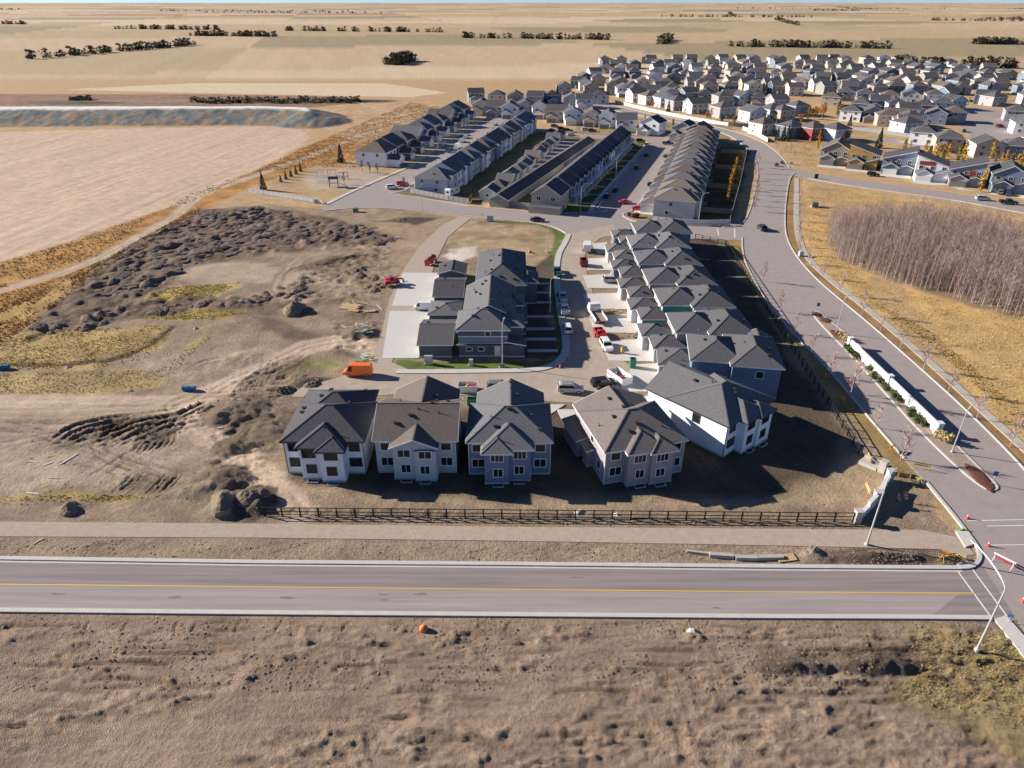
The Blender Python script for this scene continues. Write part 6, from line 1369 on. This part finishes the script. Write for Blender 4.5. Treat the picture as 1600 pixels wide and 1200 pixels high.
beams(1091,864,-10,2.8,.45,.35,'tilted grey concrete beam at the west end of the line by the road'); beams(1127,869,-6,2.9,.7,.5,'broad pale concrete beam, second from the west by the road'); beams(1166,873,-2,2.7,.7,.5,'grey concrete beam in the middle of the line by the road'); beams(1203,872,2,3.2,.7,.45,'long grey concrete beam next to the pallet')
for (px, py, dg, L, lb) in ((108,718,68,2.9,'white board lying on pale soil west of the ruts'),(76,725,40,1.3,'short dark board lying near the long white board'),(52,722,-4,2.6,'thin pale batten beside the short dark board'),(85,748,-3,1.6,'pale plank lying above the yellow weeds'),(52,772,-8,1.9,'white plank on the edge of the yellow weeds'),(60,846,62,1.3,'pale stake lying on the road verge'),(371,627,-5,2.3,'white batten near the churned mound'),(343,669,0,1.0,'short white batten at the haul road fork'),(593,481,-60,3.4,'leaning white board beside the pallets'),(900,844,-15,1.2,'pale plank on the verge below the rail fence')):
    x, y = G(px,py); b = MB(); b.box(-L/2,L/2,-.09,.09,0,.05); o = ob('board', b.mesh('board', WFW if 'white' in lb else WOOD), None, (x,y,ground_z(x,y)+.03), R(dg)); tag(o, lb, 'board')
def debris(px, py, n, rx, ry, lb, mats, nm='debris_pile'):
    x, y = G(px,py); t = thing(nm, lb, 'debris', (x,y,ground_z(x,y)))
    for i in range(n):
        b = MB(); cx, cy = rnd.gauss(0,rx*.5), rnd.gauss(0,ry*.5); z = max(0,.5-.25*math.hypot(cx/rx,cy/ry))*rnd.random(); b.beam((cx,cy,z+.05),(cx+rnd.uniform(-1.4,1.4),cy+rnd.uniform(-.9,.9),z+rnd.uniform(.05,.4)),rnd.uniform(.08,.3),rnd.uniform(.04,.12)); ob('scrap_piece', b.mesh('scrap_piece', mats[i % len(mats)]), t)
debris(562,515,26,3.2,1.8,'pile of waste timber and branches beside the gravel lane',[WOOD,WOODW,WFW,WOODW]); TEALP = mat('teal_wrap',(.2,.36,.36),rough=.5,var=.2)
debris(567,524,14,1.3,.7,'heap of teal plastic wrap in front of the waste timber',[TEALP,WFW,TEALP]); debris(568,561,16,1.6,1.6,'heap of pale green wrap beside the orange van',[TEALP,WFW,CONC,MATS['lime_sheathing']]); debris(610,372,14,2.0,1,'small pile of white and dark scrap by the stockpile',[WFW,WOODW,BLACKM])
debris(606,432,16,1.8,1,'pile of light scrap beside the red telehandler',[WFW,WOOD,CHROME]); debris(985,490,18,2.6,.7,'strip of timber offcuts between two driveways, by the flatbed truck',[WOOD,WOODW]); debris(990,526,22,3,.8,'strip of timber offcuts beside the red trailer',[WOODW,WOOD]); debris(957,487,12,.9,.9,'upright stack of raw boards beside the flatbed truck',[WOOD]); debris(1437,755,7,1.4,.4,'tangle of yellow and green plastic mesh at the boulevard corner',[MATS['lime_sheathing'],mat('yellow_plastic',(.5,.34,.07))]); debris(492,620,10,1.5,1,'scrap around the tyre ring west of the orange van',[BLACKM,WOODW])
debris(1500,830,5,.7,.5,'green plastic mesh over the corner ramp',[MATS['lime_sheathing']]); debris(1488,871,6,1.2,.3,'low orange-yellow barrier boards at the road corner',[MATS['yellow_plastic'],mat('orange_plastic',(.6,.2,.07))])
x, y = G(446,610); t = thing('tyre_ring', 'ring of dumped black tyres west of the orange van', 'tyres', (x,y,ground_z(x,y)))
for i in range(7):
    a = i*.9; o = ob('tyre', cached('dt', lambda: (lambda b: (b.loft([[( (.42+.14*math.cos(k))*math.cos(u), (.42+.14*math.cos(k))*math.sin(u), .13+.13*math.sin(k)) for k in [2*math.pi*q/6 for q in range(6)]] for u in [2*math.pi*w_/14 for w_ in range(15)]], cap=False), b.mesh('tyre', RUBBER))[1])(MB())), t, (1.0*math.cos(a),.8*math.sin(a),.1*(i % 2)), a)
def barricade(px, py, deg, lb, c1, c2, L=1.8):
    x, y = G(px,py); t = thing('barricade', lb, 'barricade', (x,y,.02), R(deg))
    for z in (.55,.9): 
        b = MB(); b.box(-L/2,L/2,-.02,.02,z,z+.22); ob('board', b.mesh('board', c1 if z > .6 else c2), t)
    for q in (-L*.42,L*.42):
        for sg in (-1,1): b = MB(); b.beam((q,0,1.1),(q,sg*.42,0),.05,.05); ob('leg', b.mesh('leg', c1), t)
ORP = MATS['orange_plastic']; YEP = MATS['yellow_plastic']
barricade(1566,882,-52,'white and red folding barricade in the middle of the junction',P_['white'],P_['red'],2.4); barricade(1479,876,10,'yellow barricade beside the dark soil strip at the corner',YEP,ORP); barricade(1411,749,-20,'yellow barricade at the end of the boulevard fence',YEP,ORP); barricade(1392,705,40,'orange barricade on the boulevard kerb beside the last sapling',ORP,YEP,1.4); barricade(1438,733,-20,'yellow barrier lying on the boulevard edge',YEP,YEP,2.2); barricade(1354,770,80,'leaning yellow timber props behind the entrance wall',WOOD,WOOD,2.2); barricade(1356,722,75,'orange timber frame beside the unfinished stone pier',WOOD,ORP,2.0)
def cone(px, py, lb):
    x, y = G(px,py); t = thing('traffic_cone', lb, 'traffic cone', (x,y,.03)); b = MB(); b.tube((0,0,.05),(0,0,.75),.17,.04,10); ob('cone_body', b.mesh('cone_body', mat('red_plastic',(.75,.09,.06))), t); b = MB(); b.box(-.23,.23,-.23,.23,0,.05); ob('base', b.mesh('base', MATS['red_plastic']), t); b = MB(); b.tube((0,0,.4),(0,0,.55),.112,.082,10,False); ob('stripe', b.mesh('stripe', P_['white']), t)
for a in ((1511,810,'red traffic cone at the end of the upper white stop line'),(1544,853,'red traffic cone at the corner of the lower white line'),(1598,940,'red traffic cone at the edge of the crossing'),(875,575,'red traffic cone on the bend of the terrace kerb')): cone(*a)
for (px, py, lb) in ((662,985,'orange marker bag in the churned soil south of the road'),(828,395,'orange barrier on the vacant lot near the terrace'),(1288,588,'orange bag on the grass behind the fence'),(1316,625,'dull orange bag at the fence beside the long shadow'),(446,690,'red bag on the churned ground west of the white duplex')):
    x, y = G(px,py); b = MB(); b.loft([[(.5*k*math.cos(u),.45*k*math.sin(u),z) for u in [2*math.pi*q/9 for q in range(9)]] for k, z in ((1,0),(.95,.35),(.6,.6),(.1,.65))]); o = ob('marker_bag', b.mesh('marker_bag', ORP if 'orange' in lb else MATS['red_plastic'], True), None, (x,y,ground_z(x,y))); tag(o, lb, 'bag')
for (px, py, dg, lb) in ((296,610,0,'blue plastic drum lying beside the haul road fork'),(6,577,10,'blue plastic drum at the far west edge of the weeds')):
    x, y = G(px,py); b = MB(); b.tube((-1.0,0,.42),(1.0,0,.42),.45,.45,12); b.tube((-1.06,0,.42),(-.98,0,.42),.48,.48,12); b.tube((.98,0,.42),(1.06,0,.42),.48,.48,12); b.tube((-.1,0,.42),(.1,0,.42),.48,.48,12); o = ob('drum', b.mesh('drum', mat('blue_plastic',(.03,.16,.33))), None, (x,y,ground_z(x,y)), R(dg)); tag(o, lb, 'drum')
for (px, py, s, lb) in ((1083,988,.6,'pinkish pale boulder on the bare soil south of the road'),(905,801,.7,'pale rubble lump against the middle of the rail fence'),(964,805,.5,'white pail-like stone at the rail fence'),(107,573,.5,'pale boulder at the edge of the dark weed line'),(306,514,.6,'pale boulder at the head of the weed line'),(203,610,.5,'pale stone on the haul road edge')):
    x, y = G(px,py); o = ob('boulder', heap_mesh(int(px), STONE, .6), None, (x,y,ground_z(x,y)-.05)); o.scale = (s,s,s*1.2); tag(o, lb, 'boulder')
def cabinet(px, py, deg, L, W, H, m, lb, nm, cat):
    x, y = G(px,py); t = thing(nm, lb, cat, (x,y,0), R(deg)); b = MB(); b.box(-L/2,L/2,-W/2,W/2,.1,H); b.loft([[(q,-W/2-.03,H),(q,-W/2+.1,H+.1),(q,W/2-.1,H+.1),(q,W/2+.03,H)] for q in (-L/2-.03,L/2+.03)]); ob('body', b.mesh('body', m), t)
    b = MB(); b.box(-L/2-.12,L/2+.12,-W/2-.12,W/2+.12,-.2,.1); ob('plinth', b.mesh('plinth', CONC), t)
    for q in (-L/4,L/4): b = MB(); b.box(q-L/4+.05,q+L/4-.05,-W/2-.02,-W/2,.2,H-.1); ob('door', b.mesh('door', m), t)
GRB = paint('cabinet_green',(.1,.16,.13),.5); GYB = paint('cabinet_grey',(.42,.43,.44),.5)
cabinet(670,568,0,1.5,.6,1.6,GYB,'grey community mailbox on the grass strip by the dirt street','community_mailbox','mailbox'); cabinet(736,570,0,.7,.6,1.1,GYB,'pale utility pedestal on the grass strip by the dirt street','utility_box','utility box'); cabinet(785,574,0,1.0,.6,.7,GRB,'small green transformer at the foot of the white light pole','transformer_box','utility box')
cabinet(1272,323,0,2.0,1.6,1.4,GRB,'green transformer box on the straw meadow beside the saplings','transformer_box','utility box'); cabinet(1275,279,-20,1.3,.7,1.6,BLACKM,'black community mailbox at the start of the east street','community_mailbox','mailbox'); cabinet(556,331,0,1.6,1.2,1.2,GRB,'green transformer box beside the cross street near the soil heaps','transformer_box','utility box'); cabinet(495,317,0,1.5,1.2,1.3,GYB,'grey transformer box at the end of the park fence','transformer_box','utility box'); cabinet(1251,400,0,1.1,1.0,1.3,GYB,'pale utility box on the verge west of the grove','utility_box','utility box'); cabinet(766,346,0,2.0,.4,1.8,GYB,'grey site notice board at the edge of the vacant lot','notice_board','notice board'); cabinet(1236,257,-20,1.2,1.0,1.2,GYB,'white utility box at the boulevard and east street corner','utility_box','utility box')
cabinet(972,552,20,.5,.4,1.3,YEP,'small yellow-based pedestal beside the white SUV driveway','utility_box','utility box')
def sign(px, py, lb, H, w_, h_, m, rz=0):
    x, y = G(px,py); t = thing('road_sign', lb, 'sign', (x,y,0), R(rz)); b = MB(); b.tube((0,0,-.2),(0,0,H),.04,.04,6); ob('post', b.mesh('post', GALV), t); b = MB(); b.box(-w_/2,w_/2,-.07,-.045,H-h_,H); ob('sign_plate', b.mesh('sign_plate', m), t)
sign(1549,757,'blue and yellow keep-right sign on the near tip of the median',2.3,.6,.75,P_['blue'],-20); sign(1276,489,'dark keep-right sign on the far tip of the median',2.4,.6,.8,P_['dark grey'],-20); sign(1575,972,'small blue sign lying at the crossing kerb',1.2,.5,.4,P_['blue'],-40)
# playground
x, y = G(522,292); t = thing('climbing_frame', 'dark climbing frame with a slide on the playground gravel', 'playground', (x,y,0), R(10))
for px_, py_ in ((-1.5,-1),(1.5,-1),(1.5,1),(-1.5,1)): b = MB(); b.tube((px_,py_,-.2),(px_,py_,3),.1,.1,6); ob('post', b.mesh('post', BLACKM), t)
b = MB(); b.box(-1.6,1.6,-1.1,1.1,1.4,1.5); ob('platform', b.mesh('platform', WOODW), t); b = MB(); b.add([(-1.8,-1.3,3),(1.8,-1.3,3),(1.8,1.3,3),(-1.8,1.3,3),(-1.8,0,3.8),(1.8,0,3.8)],[(0,1,5,4),(2,3,4,5),(0,4,3),(1,2,5),(3,2,1,0)]); ob('roof', b.mesh('roof', P_['dark grey']), t); b = MB(); b.beam((1.6,0,1.5),(4.6,0,.2),.8,.1); ob('slide', b.mesh('slide', P_['white']), t)
for (px, py, c, lb) in ((519,275,'green','green swing frame on the playground'),(499,276,'white','white swing frame on the playground'),(503,285,'white','white seesaw frame on the playground'),(537,279,'dark grey','dark bar frame on the playground')):
    x, y = G(px,py); t = thing('swing_frame', lb, 'playground', (x,y,0), R(15)); b = MB()
    for q in (-1.6,1.6):
        for sg in (-1,1): c_ = MB(); c_.tube((q,sg*.9,-.1),(q,0,2.4),.08,.08,6); ob('leg', c_.mesh('leg', P_[c]), t)
    b.tube((-1.8,0,2.4),(1.8,0,2.4),.08,.08,6); ob('crossbar', b.mesh('crossbar', P_[c]), t)
    for q in (-.7,.7): c_ = MB(); c_.box(q-.25,q+.25,-.12,.12,.5,.56); c_.tube((q-.22,0,.56),(q-.22,0,2.4),.02,.02,4); c_.tube((q+.22,0,.56),(q+.22,0,2.4),.02,.02,4); ob('swing_seat', c_.mesh('swing_seat', BLACKM), t)
# loose vehicles' shadowless details: driveways of the modern houses
for i, (px, py, *_r) in enumerate(modern):
    q = [rot2(dx, dy, R(-28)) for dx, dy in ((-5.6,-9.5),(5.6,-9.5),(5.2,-3.8),(-5.2,-3.8))]; c0 = G(px,py); pad('', [(c0[0]+a[0], c0[1]+a[1]) for a in q])
for i in range(12): pad('', [N(38,9.5+i*11.7), N(38,14+i*11.7), N(44.4,14+i*11.7), N(44.4,9.5+i*11.7)])
for i in range(10): pad('', [F1(10,i*14.6+1), F1(5,i*14.6+1), F1(5,i*14.6+7.4), F1(10,i*14.6+7.4)])
for i in range(12): pad('', [F2(-19.2,14+i*11.6), F2(-12.8,14+i*11.6), F2(-12.8,18+i*11.6), F2(-19.2,18+i*11.6)])
for lb, os_ in LABELS.items():
    if len(os_) > 1 and not all('group' in o for o in os_):
        for o in os_: o['group'] = o.get('group', 'alike ' + lb[:30])
# yard trees among the far houses, and shelter belts towards the horizon
for i in range(60):
    px = rnd.uniform(970,1600); py = rnd.uniform(152,200)
    kd = rnd.choice(('spruce','olive','poplar','redtree','redtree','orange'))
    if inside(far_st, np.array([G(px,py)[0]]), np.array([G(px,py)[1]]))[0] or inside(boul, np.array([G(px,py)[0]]), np.array([G(px,py)[1]]))[0]: continue
    plant(kd,'tree',px,py,{'spruce':'dark spruce','olive':'olive-yellow tree','poplar':'yellow columnar tree','redtree':'dark bare tree','orange':'orange autumn tree'}[kd]+' in a yard of the far eastern rows','tree',rnd.uniform(.6,1.0),'yard trees of the far eastern rows')
P = []
for i in range(70):
    x0, y0 = G(300+i*3.8, 160+rnd.uniform(-2,2)); P.append((x0,y0,0,rnd.uniform(0,6),rnd.uniform(.35,.6)))
for i in range(25):
    x0, y0 = G(110+i*1.4, 157+rnd.uniform(-2,2)); P.append((x0,y0,0,rnd.uniform(0,6),rnd.uniform(.3,.5)))
for i in range(34):
    y0 = 680*1.14**(i*.55) ; x0 = rnd.uniform(-1,1)*y0; L = rnd.uniform(.05,.3)*y0; a = R(-14) if i % 3 else R(76)
    for j in range(int(60)): 
        f = rnd.uniform(-.5,.5); P.append((x0+math.cos(a)*L*f+rnd.gauss(0,4),y0+math.sin(a)*L*f+rnd.gauss(0,4),0,rnd.uniform(0,6),rnd.uniform(.7,1.6)))
r_ = random.Random(4); vs = []
for i in range(40):
    c = Vector((r_.gauss(0,1.6),r_.gauss(0,1.6),r_.uniform(.5,7))); u = Vector((r_.gauss(0,1),r_.gauss(0,1),r_.gauss(0,1))).normalized()*1.1; v = u.orthogonal().normalized()*1.1; vs += [c-u-v,c+u-v,c+u*.4+v]
V, F = np_merge((np.array([tuple(p) for p in vs]), np.arange(120).reshape(40,3)), P); o = ob('shelter_belt_woods', np_mesh('shelter_belt_woods', V, F, leafmat('far_woods',(.12,.1,.06)))); tag(o, 'far-off belts of dull brown trees between the fields', 'woods', kind='stuff')

for i, y in enumerate((121.2,126.5,131.5,138,146,152,158)): pad('', [(3.0 if y < 142 else 5.5,y),(9.0,y),(9.0,y+1.1),(3.0 if y < 142 else 5.5,y+1.1)])
for i in range(9): pad('', [N(16.4,16.5+i*12.6), N(23.2,16.5+i*12.6), N(23.2,17.6+i*12.6), N(16.4,17.6+i*12.6)])

STAIN = mat('road_stain', (.19,.165,.16), rough=.95, var=.4, scale=3)
for px, py, a, b_ in ((90,928,.9,.25),(274,933,.8,.3),(448,934,1.0,.3),(598,929,.6,.2),(657,928,.8,.25),(600,937,.6,.2),(1120,950,.5,.2),(900,902,.7,.15)):
    m = MB(); x, y = G(px,py); m.prism([(x+a*math.cos(t)*(1+.25*math.sin(3*t+px)), y+.6*b_*math.sin(t)*(1+.3*math.cos(2*t+px))) for t in [2*math.pi*k/14 for k in range(14)]], .0, .0125); struct(ob('road_stain', m.mesh('road_stain', STAIN)))
